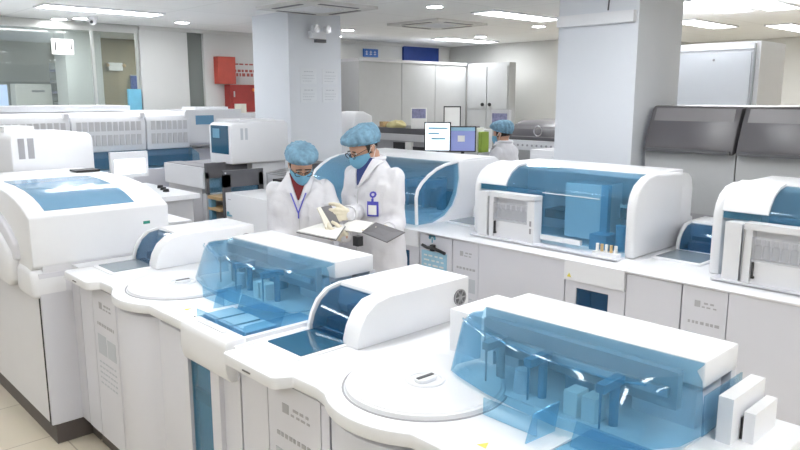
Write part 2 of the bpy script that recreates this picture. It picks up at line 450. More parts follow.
def front_module(dx, label, ue):
    HK = (ue-1.08)/(1.492-1.08); U = lambda u: u if u < 1.08 else 1.08 + (u-1.08)*HK
    X = lambda u: u + dx                      # u: metres from the module's left end
    r = thing('chemistry_analyzer', label, 'analyzer', (X(.85), 1.7, 0), 'front row analyzers')
    YF_ = 1.29
    MB().box(X(.0), X(1.69), YF_+.04, 2.12, .11, .985, .004).build('cabinet', 'side', r)
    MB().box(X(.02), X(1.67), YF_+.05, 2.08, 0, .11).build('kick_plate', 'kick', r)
    # doors
    MB().box(X(.004), X(.18), YF_, YF_+.04, .12, .965, .008).build('door_panel', 'panel', r)
    print_panel(r, X(.18), X(.50), YF_, .97)
    big = [(X(.50), YF_+.04), (X(.50), YF_), (X(.545), YF_-.0)]
    a = arc(X(.74), 1.545, .315, 228, 312, 12)
    big += a + [(X(1.03), YF_), (X(1.25), YF_), (X(1.25), YF_+.04)]
    MB().prism(big, 'z', .12, .965, .008).build('curved_door', 'panel', r)
    # tower with a tall window at the right end
    tw = [(X(1.265), YF_+.04), (X(1.265), YF_-.02), (X(1.66), YF_-.02), (X(1.66), YF_+.04)]
    f = MB(); f.box(X(1.265), X(1.302), YF_-.02, YF_+.04, .12, .90, .004)
    f.box(X(1.492), X(1.56), YF_-.02, YF_+.04, .12, .90, .004).box(X(1.302), X(1.492), YF_-.02, YF_+.04, .12, .2, .004).box(X(1.56), X(1.685), YF_, YF_+.04, .12, .97, .004)
    f.build('tower_frame', 'panel', r)
    MB().box(X(1.302), X(1.492), YF_-.005, YF_+.0, .2, .90).build('tower_window', 'bluedeep', r)
    b = MB()
    b.box(X(1.305), X(1.49), YF_+.02, YF_+.035, .2, .90)
    b.build('window_back', 'bluemid', r)
    MB().box(X(1.305), X(1.49), YF_+.001, YF_+.02, .70, .75).build('inner_bar', 'bluedark', r)
    MB().box(X(1.305), X(1.49), YF_+.001, YF_+.02, .86, .90).build('inner_bar', 'bluedark', r)
    cap = [(1.262, .885), (1.245, .91), (1.238, .95), (1.24, 1.035), (1.255, 1.055), (1.335, 1.055), (1.335, .885)]
    MB().prism(cap, 'x', X(1.305), X(1.675), .012).build('tower_cap', 'white', r)
    MB().box(X(1.38), X(1.58), 1.285, 1.305, 1.054, 1.0575, .002).build('cap_groove', 'panelgrey', r)
    # deck slab with the bulge around the disc
    d = [(X(-.0), 2.12), (X(-.0), 1.225), (X(.015), 1.213)] + arc(X(.32), 1.245, .034, 270, 345, 5)
    d += [(X(.372), 1.272), (X(.50), 1.274), (X(.53), 1.268)] + arc(X(.74), 1.545, .337, 237, 306, 14) + [(X(.975), 1.272), (X(1.69), 1.276), (X(1.69), 2.12)]
    MB().prism(d, 'z', .985, 1.03, .008).build('deck', 'white', r)
    MB().box(X(.15), X(.2), 1.209, 1.2135, 1.002, 1.007).build('deck_slot', 'darkgrey', r)
    # touch screen
    s = MB().prism(rrect(X(-.005+.02), X(.275), 1.36, 1.67, .02), 'z', 1.025, 1.036, .004).build('screen_bezel', 'white', r)
    MB().prism(rrect(X(.035), X(.255), 1.388, 1.645, .006), 'z', 1.03, 1.0385).build('touch_screen', 'screen' if dx > -3 else 'screengrey', s)
    # round lid
    lid = MB()
    lid.cone((X(.725), 1.545, 1.026), (X(.725), 1.545, 1.042), .262, .258, 56)
    lid.cone((X(.725), 1.545, 1.04), (X(.725), 1.545, 1.046), .25, .245, 56)
    l = lid.build('round_lid', 'disc', r)
    MB().tube([(X(.725)+.268*math.cos(2*PI*i/56), 1.545+.268*math.sin(2*PI*i/56), 1.030) for i in range(56)], .0035, 6, True).build('lid_seam', 'grey', r)
    kb = MB()
    kb.tube([(X(.725)+.06*math.cos(2*PI*i/28), 1.545+.06*math.sin(2*PI*i/28), 1.046) for i in range(28)], .006, 8, True)
    kb.prism(rrect(X(.700), X(.750), 1.505, 1.585, .024), 'z', 1.044, 1.058, .005)
    k = kb.build('lid_knob', 'white', l)
    q = MB().box(-.034, .034, -.006, .006, 0, .004)
    bmesh.ops.rotate(q.bm, verts=q.bm.verts[:], cent=(0, 0, 0), matrix=Matrix.Rotation(math.radians(88), 3, 'Z'))
    bmesh.ops.translate(q.bm, verts=q.bm.verts[:], vec=(X(.725), 1.545, 1.057))
    q.build('knob_grip', 'darkgrey', k)
    # arm housing: arched front window, box behind, fan on the end
    prof = [(1.585, 1.03), (1.585, 1.055), (1.60, 1.105), (1.63, 1.155), (1.68, 1.192), (1.75, 1.205)]
    body = prof + [(2.20, 1.205), (2.20, 1.03)]
    inner = [(1.60, 1.03), (1.60, 1.055), (1.614, 1.10), (1.642, 1.146), (1.688, 1.181), (1.75, 1.193)]
    h = MB()
    h.prism([p for p in body], 'x', X(.245), X(.335), .006)
    h.prism([p for p in body], 'x', X(.018), X(.036), .003)
    h.prism([(1.77, 1.03), (1.73, 1.12), (1.75, 1.205), (2.20, 1.205), (2.20, 1.03)], 'x', X(.03), X(.25), .006)
    hs = h.build('arm_housing', 'white', r)
    w = MB().loft([[(X(.036), y, z) for y, z in inner], [(X(.246), y, z) for y, z in inner]], closed=False)
    w.solidify(.004).build('arched_window', 'smoke', hs)
    i = MB().box(X(.05), X(.235), 1.66, 1.74, 1.03, 1.075, .01).box(X(.16), X(.2), 1.68, 1.72, 1.07, 1.15, .008)
    i.box(X(.03), X(.25), 1.745, 1.77, 1.03, 1.19)
    i.build('arm_mechanism', 'bluedark', hs)
    fa = MB().cone((X(.333), 2.14, 1.125), (X(.34), 2.14, 1.125), .034, n=24)
    fo = fa.build('fan', 'darkgrey', hs)
    fg = MB().tube([(X(.341), 2.14+.033*math.cos(2*PI*j/24), 1.125+.033*math.sin(2*PI*j/24)) for j in range(24)], .003, 6, True)
    for j in range(6):
        fg.box(X(.340), X(.3425), 2.139, 2.142, 1.095, 1.155)
    for j in (0, 60, 120):
        c, s_ = math.cos(math.radians(j)), math.sin(math.radians(j))
        fg.tube([(X(.342), 2.14-.03*c, 1.125-.03*s_), (X(.342), 2.14+.03*c, 1.125+.03*s_)], .003, 5)
    fg.cone((X(.340), 2.14, 1.125), (X(.344), 2.14, 1.125), .011, n=14)
    fg.build('fan_guard', 'grey', fo)
    # block left of the hood
    MB().box(X(.56), X(.765), 1.84, 2.11, 1.03, 1.188, .012).build('hood_block', 'white', r)
    # white roof strip
    MB().prism([(X(.745), 1.816), (X(ue), 1.845), (X(ue), 2.065), (X(.745), 2.06)], 'z', 1.168, 1.245, .006).build('hood_roof', 'white', r)
    MB().box(X(.78), X(ue-.01), 2.05, 2.085, 1.03, 1.168, .004).build('hood_back', 'panel', r)
    # blue hood shell
    top = [(.75, 1.802), (.738, 1.765), (.748, 1.728), (.79, 1.70), (.95, 1.65), (1.08, 1.622), (1.22, 1.612), (1.34, 1.622), (1.415, 1.652), (1.465, 1.72), (1.485, 1.802)]
    mid = [(.742, 1.802), (.728, 1.755), (.738, 1.712), (.785, 1.682), (.945, 1.634), (1.078, 1.606), (1.22, 1.596), (1.345, 1.606), (1.43, 1.64), (1.482, 1.712), (1.50, 1.802)]
    bot = [(.74, 1.802), (.722, 1.70), (.75, 1.645), (.81, 1.622), (.95, 1.585), (1.08, 1.565), (1.22, 1.555), (1.35, 1.565), (1.445, 1.60), (1.50, 1.69), (1.515, 1.802)]
    c = MB()
    SH = (lambda u, y: (u-.02, y-.035) if u < 1.3 else (u, y-.02)) if dx < -3 else (lambda u, y: (u, y))
    def HP(u, y):
        if y > 1.79: return U(u) - (.02 if dx < -3 and u < 1 else 0), y
        a, b = SH(u, y); return U(a), b
    rings = [[(X(HP(u, y)[0]), HP(u, y)[1], z) for u, y in o] for o, z in ((bot, 1.058), (mid, 1.205), (top, 1.228))]
    c.loft(rings, closed=False)
    c.bm.verts.ensure_lookup_table()
    n = len(top); tv = c.bm.verts[2*n:3*n]
    # sloping top up to the roof strip
    bk = [c.bm.verts.new((X(.75 + (ue-.752)*k/(n-1)), 1.814+.028*k/(n-1), 1.238)) for k in range(n)]
    for k in range(n-1): c.bm.faces.new((tv[k], tv[k+1], bk[k+1], bk[k]))
    c.solidify(.004)
    hood = c.build('hood_cover', 'blue', r, 28)
    MB().box(X(U(1.51)), X(U(1.51)+.004), 1.803, 2.05, 1.05, 1.166).build('hood_side', 'blue', hood)
    e = MB().tube([(X(HP(u, y)[0]), HP(u, y)[1]-.002, 1.221) for u, y in mid[2:9]], .0035, 6)
    e.build('hood_edge', 'blue', hood)
    MB().box(X(.78), X(ue-.04), 1.77, 1.80, 1.115, 1.222, .006).build('hood_shade_plate', 'grey', r)  # added grey plate, gives the hood top a darker interior behind it
    MB().box(X(.80), X(ue-.06), 1.755, 1.775, 1.15, 1.175, .004).build('shade_plate_rail', 'metal', r)  # added metal strip on that plate, part of the same darkening
    # fittings inside the hood
    MB().prism(rrect(X(.80), X(1.50), 1.66, 2.05, .03), 'z', 1.028, 1.036).build('inner_deck', 'white', r)
    for j, (u, y) in enumerate(((.87, 1.72), (1.05, 1.70), (1.30, 1.69))):
        a = MB().cone((X(u), y+.03, 1.03), (X(u), y+.03, 1.17), .014, n=12)
        a.box(X(u)-.013, X(u)+.013, y-.05, y+.06, 1.155, 1.18, .008)
        a.cone((X(u), y-.045, 1.16), (X(u), y-.045, 1.05), .004, .003, 8)
        a.build('probe_arm', 'bluedark' if j else 'grey', r)
    MB().cone((X(.98), 1.72, 1.03), (X(.98), 1.72, 1.11), .028, .022, 16).build('wash_station', 'panel', r)
    MB().cone((X(1.10), 1.86, 1.03), (X(1.10), 1.86, 1.09), .045, n=20).build('mixing_cup', 'bluedark', r)
    q = MB()
    for u in (1.16, 1.22): q.box(X(u), X(u)+.045, 1.68, 1.74, 1.035, 1.11, .006)
    q.build('reagent_bottle', 'paper', r)
    MB().box(X(1.28), X(1.47), 1.86, 2.02, 1.03, 1.15, .01).build('inner_block', 'panel', r)
    MB().box(X(.80), X(.86), 1.86, 2.02, 1.03, 1.14, .01).build('inner_block', 'panel', r)
    # low splash guards before the hood
    q = MB()
    q.box(X(1.0), X(1.19), 1.508, 1.512, 1.033, 1.085)
    q.build('splash_guard', 'blue', r)
    q = MB().sheet([(X(1.205), 1.575, 1.032), (X(1.195), 1.455, 1.032), (X(1.205), 1.475, 1.115), (X(1.205), 1.595, 1.115)], .004)
    q.build('splash_guard', 'blue', r)
    # sample well: framed opening with a dark tray
    fw = MB()
    fw.box(X(1.245), X(1.268), 1.335, 1.56, 1.03, 1.040, .003).build('well_frame', 'white', r)
    MB().box(X(1.645), X(1.668), 1.335, 1.80, 1.03, 1.046, .003).build('well_frame', 'white', r)
    MB().box(X(1.268), X(1.645), 1.337, 1.70, 1.029, 1.033).build('well_floor', 'bluemid', r)
    for j in range(3): MB().box(X(1.285+.12*j), X(1.385+.12*j), 1.36, 1.50, 1.033, 1.050, .006).build('sample_tray', 'bluemid', r)
    MB().box(X(1.27), X(1.64), 1.338, 1.342, 1.033, 1.075).build('well_guard', 'blue', r)
    MB().box(X(1.640), X(1.644), 1.342, 1.66, 1.033, 1.085).build('well_guard', 'blue', r)
    MB().sheet([(X(1.29), 1.52, 1.034), (X(1.62), 1.52, 1.034), (X(1.62), 1.55, 1.10), (X(1.29), 1.55, 1.10)], .004).build('well_flap', 'blue', r)
    MB().prism([(X(1.105), 1.36), (X(1.135), 1.36), (X(1.12), 1.39)], 'z', 1.0295, 1.0312).build('warning_sticker', 'yellow', r)
    # end housings right of the hood
    MB().box(X(U(1.51)+.020), X(U(1.51)+.060), 1.85, 2.07, 1.03, 1.160, .012).build('end_housing', 'white', r)
    MB().box(X(U(1.51)+.071), X(U(1.51)+.100), 1.90, 2.06, 1.03, 1.115, .008).build('end_housing', 'white', r)
    MB().box(X(U(1.51)+.060), X(U(1.51)+.071), 1.91, 2.05, 1.03, 1.09).build('end_gap_shade', 'black', r)  # black fill paints the shade between the two housings
    return r

front_module(-2.25, 'white analyzer with blue hood nearest the camera, at the lower right', 1.495)
front_module(-3.945, 'white analyzer with blue hood in the front row, before the two people', 1.57)

# ------------------------------------------------------------------ tall sample module at the left end of the front row
r = thing('sample_analyzer', 'tall white analyzer with curved blue top window at the left of the front row', 'analyzer', (-4.75, 1.5, 0))
A0, A1 = -5.48, -4.07
MB().box(A0, A1-.004, 1.15, 1.885, .115, 1.045, .004).build('cabinet', 'side', r)
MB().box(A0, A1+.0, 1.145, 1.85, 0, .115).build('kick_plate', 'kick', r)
# upper body with a lid curving up to the back
lidp = [(-4.07, 1.308), (-4.12, 1.332), (-4.20, 1.362), (-4.31, 1.391), (-4.45, 1.413), (-4.66, 1.428), (-5.0, 1.433), (-5.475, 1.433)]
side = [(A1, 1.04)] + [(A1, 1.30)] + lidp + [(A0, 1.42), (A0, 1.0), (A1-.06, 1.0)]
MB().prism(side, 'y', 1.10, 1.885, .012, 3).build('upper_body', 'white', r)
# blue window on the lid
def lid_z(x):
    for (xa, za), (xb, zb) in zip(lidp, lidp[1:]):
        if xb <= x <= xa: return za + (zb-za)*(x-xa)/(xb-xa)
    return lidp[-1][1]
ws = [-4.125 - k*.05 for k in range(16)]
w = MB().loft([[(x, 1.20, lid_z(x)+.003) for x in ws], [(x, 1.70, lid_z(x)+.003) for x in ws]], closed=False)
w.solidify(.004); w.build('lid_window', 'steelblue', r)
MB().box(-5.2, -5.06, 1.70, 1.86, 1.437, 1.450, .004).build('lid_hinge', 'black', r)
MB().box(A1-.001, A1+.003, 1.725, 1.765, 1.205, 1.222).build('status_light', 'greenink', r)
# bulged side cover on the left flank
bp = [(-5.47, 1.30), (-4.95, 1.27), (-4.72, 1.225), (-4.52, 1.165), (-4.36, 1.09), (-4.33, 1.02), (-4.35, .92), (-4.42, .88), (-5.47, .88)]
MB().prism(bp, 'y', 1.055, 1.12, .022, 3).build('side_cover', 'white', r)
bp2 = [(-5.47, 1.38), (-4.9, 1.345), (-4.66, 1.30), (-4.44, 1.225), (-4.30, 1.14), (-4.28, 1.05), (-4.5, 1.0), (-5.47, 1.0)]
MB().prism(bp2, 'y', 1.075, 1.12, .018, 3).build('side_moulding', 'panel', r)
bp3 = [(-4.33, 1.03), (-4.20, 1.03), (-4.085, 1.02), (-4.065, .97), (-4.065, .86), (-4.30, .86), (-4.36, .88), (-4.35, .96)]
MB().prism(bp3, 'y', 1.085, 1.285, .03, 4).build('corner_cushion', 'white', r)
MB().box(A0, -4.095, 1.125, 1.16, .125, .865, .006).build('flank_door', 'side', r)
MB().box(-4.093, -4.084, 1.12, 1.15, .12, .86).build('door_gap_shade', 'black', r)  # black strip paints the shade in the slit beside the post
MB().box(-4.084, A1+.004, 1.125, 1.32, .12, 1.0, .01).build('corner_post', 'panel', r)

MB().box(A1+.004, -3.955, 1.292, 1.33, .12, .98, .008).build('filler_panel', 'panel', r)
MB().box(A1+.004, -3.955, 1.30, 1.88, .985, 1.028, .004).build('filler_top', 'white', r)
MB().box(A1+.004, -3.955, 1.34, 1.85, 0, .11).build('filler_kick', 'kick', r)

# tall white housings standing at the row ends, each with slotted vents
def slots(mb, x, y0, z0, n, w, h, gap):
    for k in range(n):
        mb.box(x-.001, x+.002, y0+k*(w+gap), y0+k*(w+gap)+w, z0, z0+h)
    return mb
r = thing('sample_loader', 'white housing with two vent slots behind the curved blue window at far left', 'analyzer', (-5.85, 1.65, 0))
hp = [(1.42, 1.345), (1.42, 1.64)] + arc(1.48, 1.64, .06, 180, 90, 5)[1:] + arc(1.925, 1.63, .06, 90, 0, 5) + [(1.985, 1.345)]
MB().prism(hp, 'x', -6.2, -5.50, .012, 3).build('upper_housing', 'white', r)
MB().box(-6.2, -5.535, 1.43, 1.97, 0, 1.346, .006).build('cabinet', 'side', r)
slots(MB(), -5.50, 1.465, 1.515, 2, .042, .145, .02).build('vent', 'grey', r)
MB().box(-6.1, -5.75, 1.45, 1.65, 1.695, 1.735, .014).build('top_cap', 'white', r)

r = thing('sample_loader', 'white housing with dark window and small vents in front of the far pillar', 'analyzer', (-6.3, 3.76, 0))
hp = [(3.44, 1.315), (3.44, 1.65)] + arc(3.50, 1.65, .06, 180, 90, 5)[1:] + arc(4.03, 1.665, .06, 90, 0, 5) + [(4.09, 1.315)]
MB().prism(hp, 'x', -6.42, -6.0, .014, 3).build('upper_housing', 'white', r)
MB().box(-6.40, -6.03, 3.68, 4.07, 0, 1.318, .006).build('cabinet', 'side', r)
MB().box(-6.37, -6.045, 3.434, 3.442, 1.41, 1.68, .003).build('front_window', 'screen', r)
MB().box(-6.33, -6.2, 3.431, 3.436, 1.56, 1.65).build('window_print', 'bluemid', r)
slots(MB(), -6.0, 3.545, 1.545, 2, .028, .11, .022).build('vent', 'inklight', r)
MB().box(-6.55, -6.1, 3.6, 4.0, 1.715, 1.735, .008).build('top_cap', 'white', r)

# ------------------------------------------------------------------ second row
RF = 3.66                                     # front plane of the second row
def row_base(r, X, big_label=True):
    MB().box(X(0), X(1.69), RF+.04, 4.66, .11, .96, .004).build('cabinet', 'side', r)
    MB().box(X(.02), X(1.67), RF+.06, 4.6, 0, .11).build('kick_plate', 'kick', r)
    MB().box(X(.004), X(.327), RF, RF+.04, .12, .95, .008).build('door_panel', 'panel', r)
    print_panel(r, X(.33), X(.58), RF, .95)
    MB().box(X(.583), X(1.277), RF-.004, RF+.04, .12, .955, .008).build('door_panel', 'panel', r)
    f = MB()
    f.box(X(1.283), X(1.687), RF-.02, RF+.04, .845, .968, .01)
    f.build('drawer_front', 'white', r)
    f = MB()
    f.box(X(1.283), X(1.36), RF, RF+.04, .12, .84).box(X(1.58), X(1.687), RF, RF+.04, .12, .84)
    f.box(X(1.36), X(1.58), RF, RF+.04, .12, .35).box(X(1.36), X(1.58), RF, RF+.04, .80, .84)
    f.build('window_frame', 'panel', r)
    MB().box(X(1.36), X(1.58), RF+.008, RF+.012, .35, .80).build('door_window', 'smoke', r)
    MB().box(X(1.36), X(1.58), RF+.03, RF+.039, .35, .80).box(X(1.4), X(1.45), RF+.015, RF+.03, .5, .78).build('window_back', 'bluedark', r)
    g = MB().prism([(X(1.305), .865), (X(1.335), .865), (X(1.32), .892)], 'y', RF-.0212, RF-.0195)
    g.build('warning_sticker', 'yellow', r)
    # deck with a sloping lip
    MB().prism([(RF-.02, .968), (RF+.02, .985), (RF+.10, 1.0), (4.66, 1.0), (4.66, .955), (RF-.015, .955)], 'x', X(0), X(1.69), .004).build('deck', 'white', r)

def arm_housing2(r, X, u0, u1, y0, z0):
    prof = [(y0, z0), (y0, z0+.03), (y0+.015, z0+.08), (y0+.045, z0+.125), (y0+.095, z0+.16), (y0+.165, z0+.172)]
    body = prof + [(y0+.4, z0+.172), (y0+.4, z0)]
    inner = [(y+.012, z) if z < z0+.1 else (y+.008, z-.011) for y, z in prof]
    h = MB()
    h.prism(body, 'x', X(u0), X(u0+.02), .003).prism(body, 'x', X(u1-.02), X(u1), .004)
    h.prism([(y0+.19, z0), (y0+.15, z0+.1), (y0+.165, z0+.172), (y0+.4, z0+.172), (y0+.4, z0)], 'x', X(u0+.01), X(u1-.01), .006)
    hs = h.build('arm_housing', 'white', r)
    MB().loft([[(X(u0+.02), y, z) for y, z in inner], [(X(u1-.02), y, z) for y, z in inner]], closed=False).solidify(.004).build('arched_window', 'smoke', hs)
    MB().box(X(u0+.04), X(u1-.04), y0+.08, y0+.15, z0, z0+.05, .01).box(X(u0+.03), X(u1-.03), y0+.16, y0+.185, z0, z0+.15).build('arm_mechanism', 'bluedark', hs)
def screen2(r, X, u0, u1, y0, y1):
    s = MB().prism(rrect(X(u0-.02), X(u1+.02), y0-.03, y1+.03, .02), 'z', .998, 1.012, .004).build('screen_bezel', 'white', r)
    MB().prism(rrect(X(u0), X(u1), y0, y1, .006), 'z', 1.005, 1.0145).build('touch_screen', 'screengrey', s)

def rack_module(dx, label):
    X = lambda u: u + dx
    r = thing('immunoassay_analyzer', label, 'analyzer', (X(.85), 4.15, 0), 'second row analyzers')
    row_base(r, X)
    screen2(r, X, .024, .29, 3.95, 4.22)
    arm_housing2(r, X, .004, .33, 4.245, 1.0)
    F = 3.81
    prof = [(F, 1.0), (F, 1.33), (F+.018, 1.385), (F+.06, 1.435), (F+.13, 1.472), (F+.22, 1.485), (4.52, 1.47), (4.56, 1.44), (4.56, 1.0)]
    cur = [(F, 1.35), (F+.018, 1.388), (F+.06, 1.437), (F+.13, 1.473), (F+.22, 1.486)]
    MB().prism(prof, 'x', X(.40), X(.455), .012).build('left_cheek', 'white', r)
    rp = [(F-.01, 1.0), (F-.01, 1.32), (F+.01, 1.385), (F+.055, 1.44), (F+.13, 1.48), (F+.22, 1.495), (4.40, 1.475), (4.40, 1.0)]
    MB().prism(rp, 'x', X(1.585), X(1.645), .02, 3).build('right_cheek', 'white', r)
    MB().prism([(4.36, 1.0), (4.36, 1.47), (4.50, 1.465), (4.55, 1.43), (4.57, 1.36), (4.57, 1.18), (4.60, 1.17), (4.60, 1.0)], 'x', X(1.50), X(1.632), .01).build('rear_cheek', 'white', r)
    MB().box(X(.445), X(1.59), 4.03, 4.5, 1.455, 1.487, .008).build('hood_roof', 'white', r)
    MB().box(X(.445), X(1.56), 4.36, 4.5, 1.0, 1.46).build('hood_back', 'panel', r)
    w = MB().loft([[(X(u), y, z+.002) for y, z in cur] for u in (.455, .685)], closed=False)
    w.solidify(-.014); w.build('white_lid', 'white', r)
    MB().box(X(.455), X(.99), F+.008, F+.014, 1.315, 1.35).build('gap_window', 'bluedeep', r)
    b = MB()
    b.loft([[(X(u), y, z) for y, z in [(F+.006, 1.03)] + [(F+.006, 1.33)] + cur] for u in (.685, 1.0, 1.3, 1.588)], closed=False)
    b.solidify(.004); bl = b.build('blue_window', 'blue', r, 50)
    MB().tube([(X(.98), F+.001, 1.336), (X(1.40), F+.001, 1.336)], .003, 6).build('window_seam', 'white', bl)
    # inside
    MB().box(X(1.02), X(1.30), 4.02, 4.26, 1.03, 1.39, .03, 3).build('inner_block', 'white', r)
    MB().box(X(1.31), X(1.36), 3.98, 4.02, 1.0, 1.40, .006).build('inner_post', 'bluemid', r)
    MB().box(X(.80), X(.98), 4.1, 4.3, 1.12, 1.18, .006).box(X(1.38), X(1.54), 4.1, 4.34, 1.18, 1.25, .006).build('inner_rail', 'black', r)
    MB().box(X(1.30), X(1.42), 3.88, 4.0, 1.0, 1.10, .012).cone((X(1.46), 3.98, 1.0), (X(1.46), 3.98, 1.16), .03).build('inner_pump', 'bluemid', r)
    q = MB()
    for k in range(9): q.box(X(1.39+.016*k), X(1.40+.016*k), 4.08, 4.1, 1.255, 1.275)
    q.build('tube_row', 'paper', r)
    MB().box(X(1.0), X(1.30), 3.775, 3.80, 1.035, 1.065, .004).build('front_rail', 'white', r)
    tr = MB().box(X(1.415), X(1.575), 3.735, 3.79, 1.0, 1.03, .003).build('cup_rack', 'white', r)
    for k in range(5):
        MB().cone((X(1.432+.031*k), 3.762, 1.03), (X(1.432+.031*k), 3.762, 1.075), .010, n=12).build('cup', 'tube' if k % 2 else 'paper', tr)
    # rack tray in a white frame
    T0, T1, TF = .505, .99, 3.715
    f = MB()
    f.box(X(T0), X(T0+.085), TF+.012, TF+.09, 1.0, 1.31, .006)
    f.box(X(T0+.10), X(T1), TF, TF+.085, 1.285, 1.318, .008)
    f.box(X(T1-.055), X(T1), TF, TF+.085, 1.0, 1.29, .008)
    f.box(X(T0+.10), X(T0+.14), TF+.01, TF+.09, 1.0, 1.29, .003)
    fr = f.build('tray_frame', 'white', r)
    MB().box(X(T0+.098), X(T0+.103), TF+.004, TF+.03, 1.005, 1.29).build('frame_gap', 'grey', fr)
    ra = MB()
    ra.box(X(T0+.14), X(T1-.055), TF+.02, TF+.085, 1.0, 1.13, .004)
    ra.box(X(T0+.14), X(T1-.055), TF+.06, TF+.085, 1.13, 1.285, .004)
    rk = ra.build('tray_body', 'white', fr)
    for k in range(6):
        u = T0+.165+.043*k
        MB().cone((X(u), TF+.03, 1.14), (X(u), TF+.03, 1.205), .017, n=12).cone((X(u), TF+.03, 1.205), (X(u), TF+.03, 1.235), .011, n=12).build('bottle', 'rack', rk)
    MB().box(X(T0+.14), X(T1-.055), TF+.008, TF+.013, 1.125, 1.25).build('tray_cover', 'rack', fr)
    MB().box(X(T0+.15), X(T0+.156), TF+.003, TF+.02, 1.04, 1.12).box(X(T0+.15), X(T0+.163), TF+.001, TF+.02, 1.035, 1.045).build('hook', 'black', fr)
    g = MB()
    for k in (0, 1): g.box(X(T1-.035), X(T1-.02), TF-.0015, TF, 1.07+.05*k, 1.105+.05*k)
    g.build('key_pad', 'grey', fr)
    MB().box(X(.46), X(1.6), 3.70, 3.80, .998, 1.008, .004).build('front_ledge', 'panel', r)
    return r
rack_module(-3.68, 'white analyzer with blue front window in the second row, right behind the nearest analyzer')
rack_module(-1.99, 'white analyzer with blue lid cut off by the right picture edge in the second row')

# quarter-round hood module behind the two people
dx = -5.37
X = lambda u: u + dx
r = thing('immunoassay_analyzer', 'white analyzer with quarter-round blue hood behind the two people reading', 'analyzer', (X(.85), 4.15, 0), 'second row analyzers')
row_base(r, X)
pf = [(3.675, 1.0), (3.67, 1.12), (3.668, 1.205), (3.684, 1.26), (3.726, 1.31), (3.80, 1.362), (3.886, 1.405), (3.986, 1.433), (4.12, 1.45)]
w = MB().loft([[(X(u), y, z) for y, z in pf] for u in (.33, .8, 1.2, 1.64)], closed=False)
w.solidify(.004); hood = w.build('hood_cover', 'blue', r, 50)
cut = [(4.12, 1.45), (4.135, 1.32), (4.11, 1.2), (4.06, 1.11), (3.97, 1.04), (3.84, 1.0)]
MB().prism(pf + cut[1:], 'x', X(1.640), X(1.644)).build('end_window', 'blue', hood)
MB().tube([(X(1.645), y-.004, z+.004) for y, z in pf], .013, 8).build('hood_rim', 'white', hood)
MB().prism(cut + [(4.62, 1.0), (4.62, 1.43), (4.58, 1.46)], 'x', X(1.60), X(1.66), .006).build('end_cheek', 'white', r)
MB().prism(pf + [(4.6, 1.45), (4.6, 1.0)], 'x', X(.27), X(.33), .01).build('left_cheek', 'white', r)
MB().prism([(4.10, 1.435), (4.10, 1.452), (4.3, 1.468), (4.58, 1.468), (4.62, 1.44), (4.62, 1.41)], 'x', X(.29), X(1.64), .005).build('hood_roof', 'white', r)
MB().box(X(.33), X(1.6), 4.36, 4.55, 1.0, 1.42).build('hood_back', 'panel', r)
MB().box(X(.4), X(1.6), 3.85, 4.1, 1.0, 1.06, .01).build('inner_deck', 'panel', r)
for u in (.6, .95, 1.3, 1.48):
    a = MB().box(X(u), X(u+.05), 4.06, 4.12, 1.0, 1.32, .006).box(X(u-.02), X(u+.07), 3.86, 4.1, 1.25, 1.31, .01)
    a.cone((X(u+.02), 3.89, 1.25), (X(u+.02), 3.89, 1.1), .012); a.build('probe_arm', 'bluedark', r)
MB().box(X(.4), X(1.6), 4.18, 4.3, 1.05, 1.2).build('inner_rail', 'bluedark', r)
MB().sheet([(X(1.36), 3.692, 1.20), (X(1.46), 3.692, 1.20), (X(1.47), 3.702, 1.235), (X(1.38), 3.702, 1.235)], .002).build('window_tag', 'paper', hood)
# sticker, dark handle and blue sheet on the panel right of that hood
r = thing('poster_sheet', 'light blue sheet on the white panel of the second row, left of the printed panel', 'sheet', (-3.54, RF-.004, .62))
MB().box(-3.655, -3.40, RF-.004, RF-.001, .60, .83).build('sheet', 'paperblue', r)
dashes(MB(), 'y', RF-.004, [(-3.63, -3.43, .79-.035*k, .012, .05) for k in range(3)]).build('print', 'paper', r)
r = thing('wall_sticker', 'small teal tree-shaped sticker on the white panel above the black handle', 'sticker', (-3.55, RF-.002, .885))
g = MB()
for k in range(7):
    a = PI*k/6; g.cone((-3.55+.025*math.cos(a), RF-.001, .93+.02*math.sin(a)), (-3.55+.025*math.cos(a), RF+.001, .93+.02*math.sin(a)), .012, n=10)
g.box(-3.556, -3.544, RF-.001, RF+.001, .895, .93)
g.build('sticker', 'icon', r)
r = thing('door_handle_bar', 'black bar handle across the white panel above the blue sheet', 'handle', (-3.52, RF-.02, .85))
MB().tube([(-3.64, RF-.012, .868), (-3.58, RF-.022, .858), (-3.53, RF-.026, .866), (-3.45, RF-.022, .850), (-3.41, RF-.012, .836)], .012, 8).build('bar', 'black', r)
MB().box(-3.545, -3.515, RF-.03, RF-.001, .84, .885, .004).build('clamp', 'black', r)

# ------------------------------------------------------------------ rack loader left of the people
r = thing('tray_loader', 'low white loader tray in front of the vented analyzer, beside the dark grey guards', 'loader', (-6.6, 3.6, 0))
MB().box(-7.05, -6.22, 3.25, 3.43, 1.08, 1.28, .012).build('front_panel', 'white', r)
MB().box(-7.03, -6.24, 3.27, 3.425, 1.278, 1.287, .003).build('tray', 'grey', r)
MB().box(-7.0, -6.3, 3.27, 3.43, 0, 1.08, .004).build('cabinet', 'panelgrey', r)
r = thing('loader_bed', 'white loader bed behind the low white loader tray, left of the dark-windowed housing', 'loader', (-6.75, 3.75, 0))
MB().box(-7.05, -6.45, 3.44, 4.1, 1.10, 1.27, .006).build('body', 'panel', r)
MB().box(-7.02, -6.48, 3.46, 4.08, 1.268, 1.282, .004).build('bed', 'grey', r)
MB().box(-7.02, -6.48, 3.46, 4.08, 0, 1.10, .004).build('cabinet', 'panelgrey', r)
r = thing('guard_frame', 'dark grey panel guard at the right end of the white loader tray, farther of two', 'guard', (-6.12, 3.45, .95))
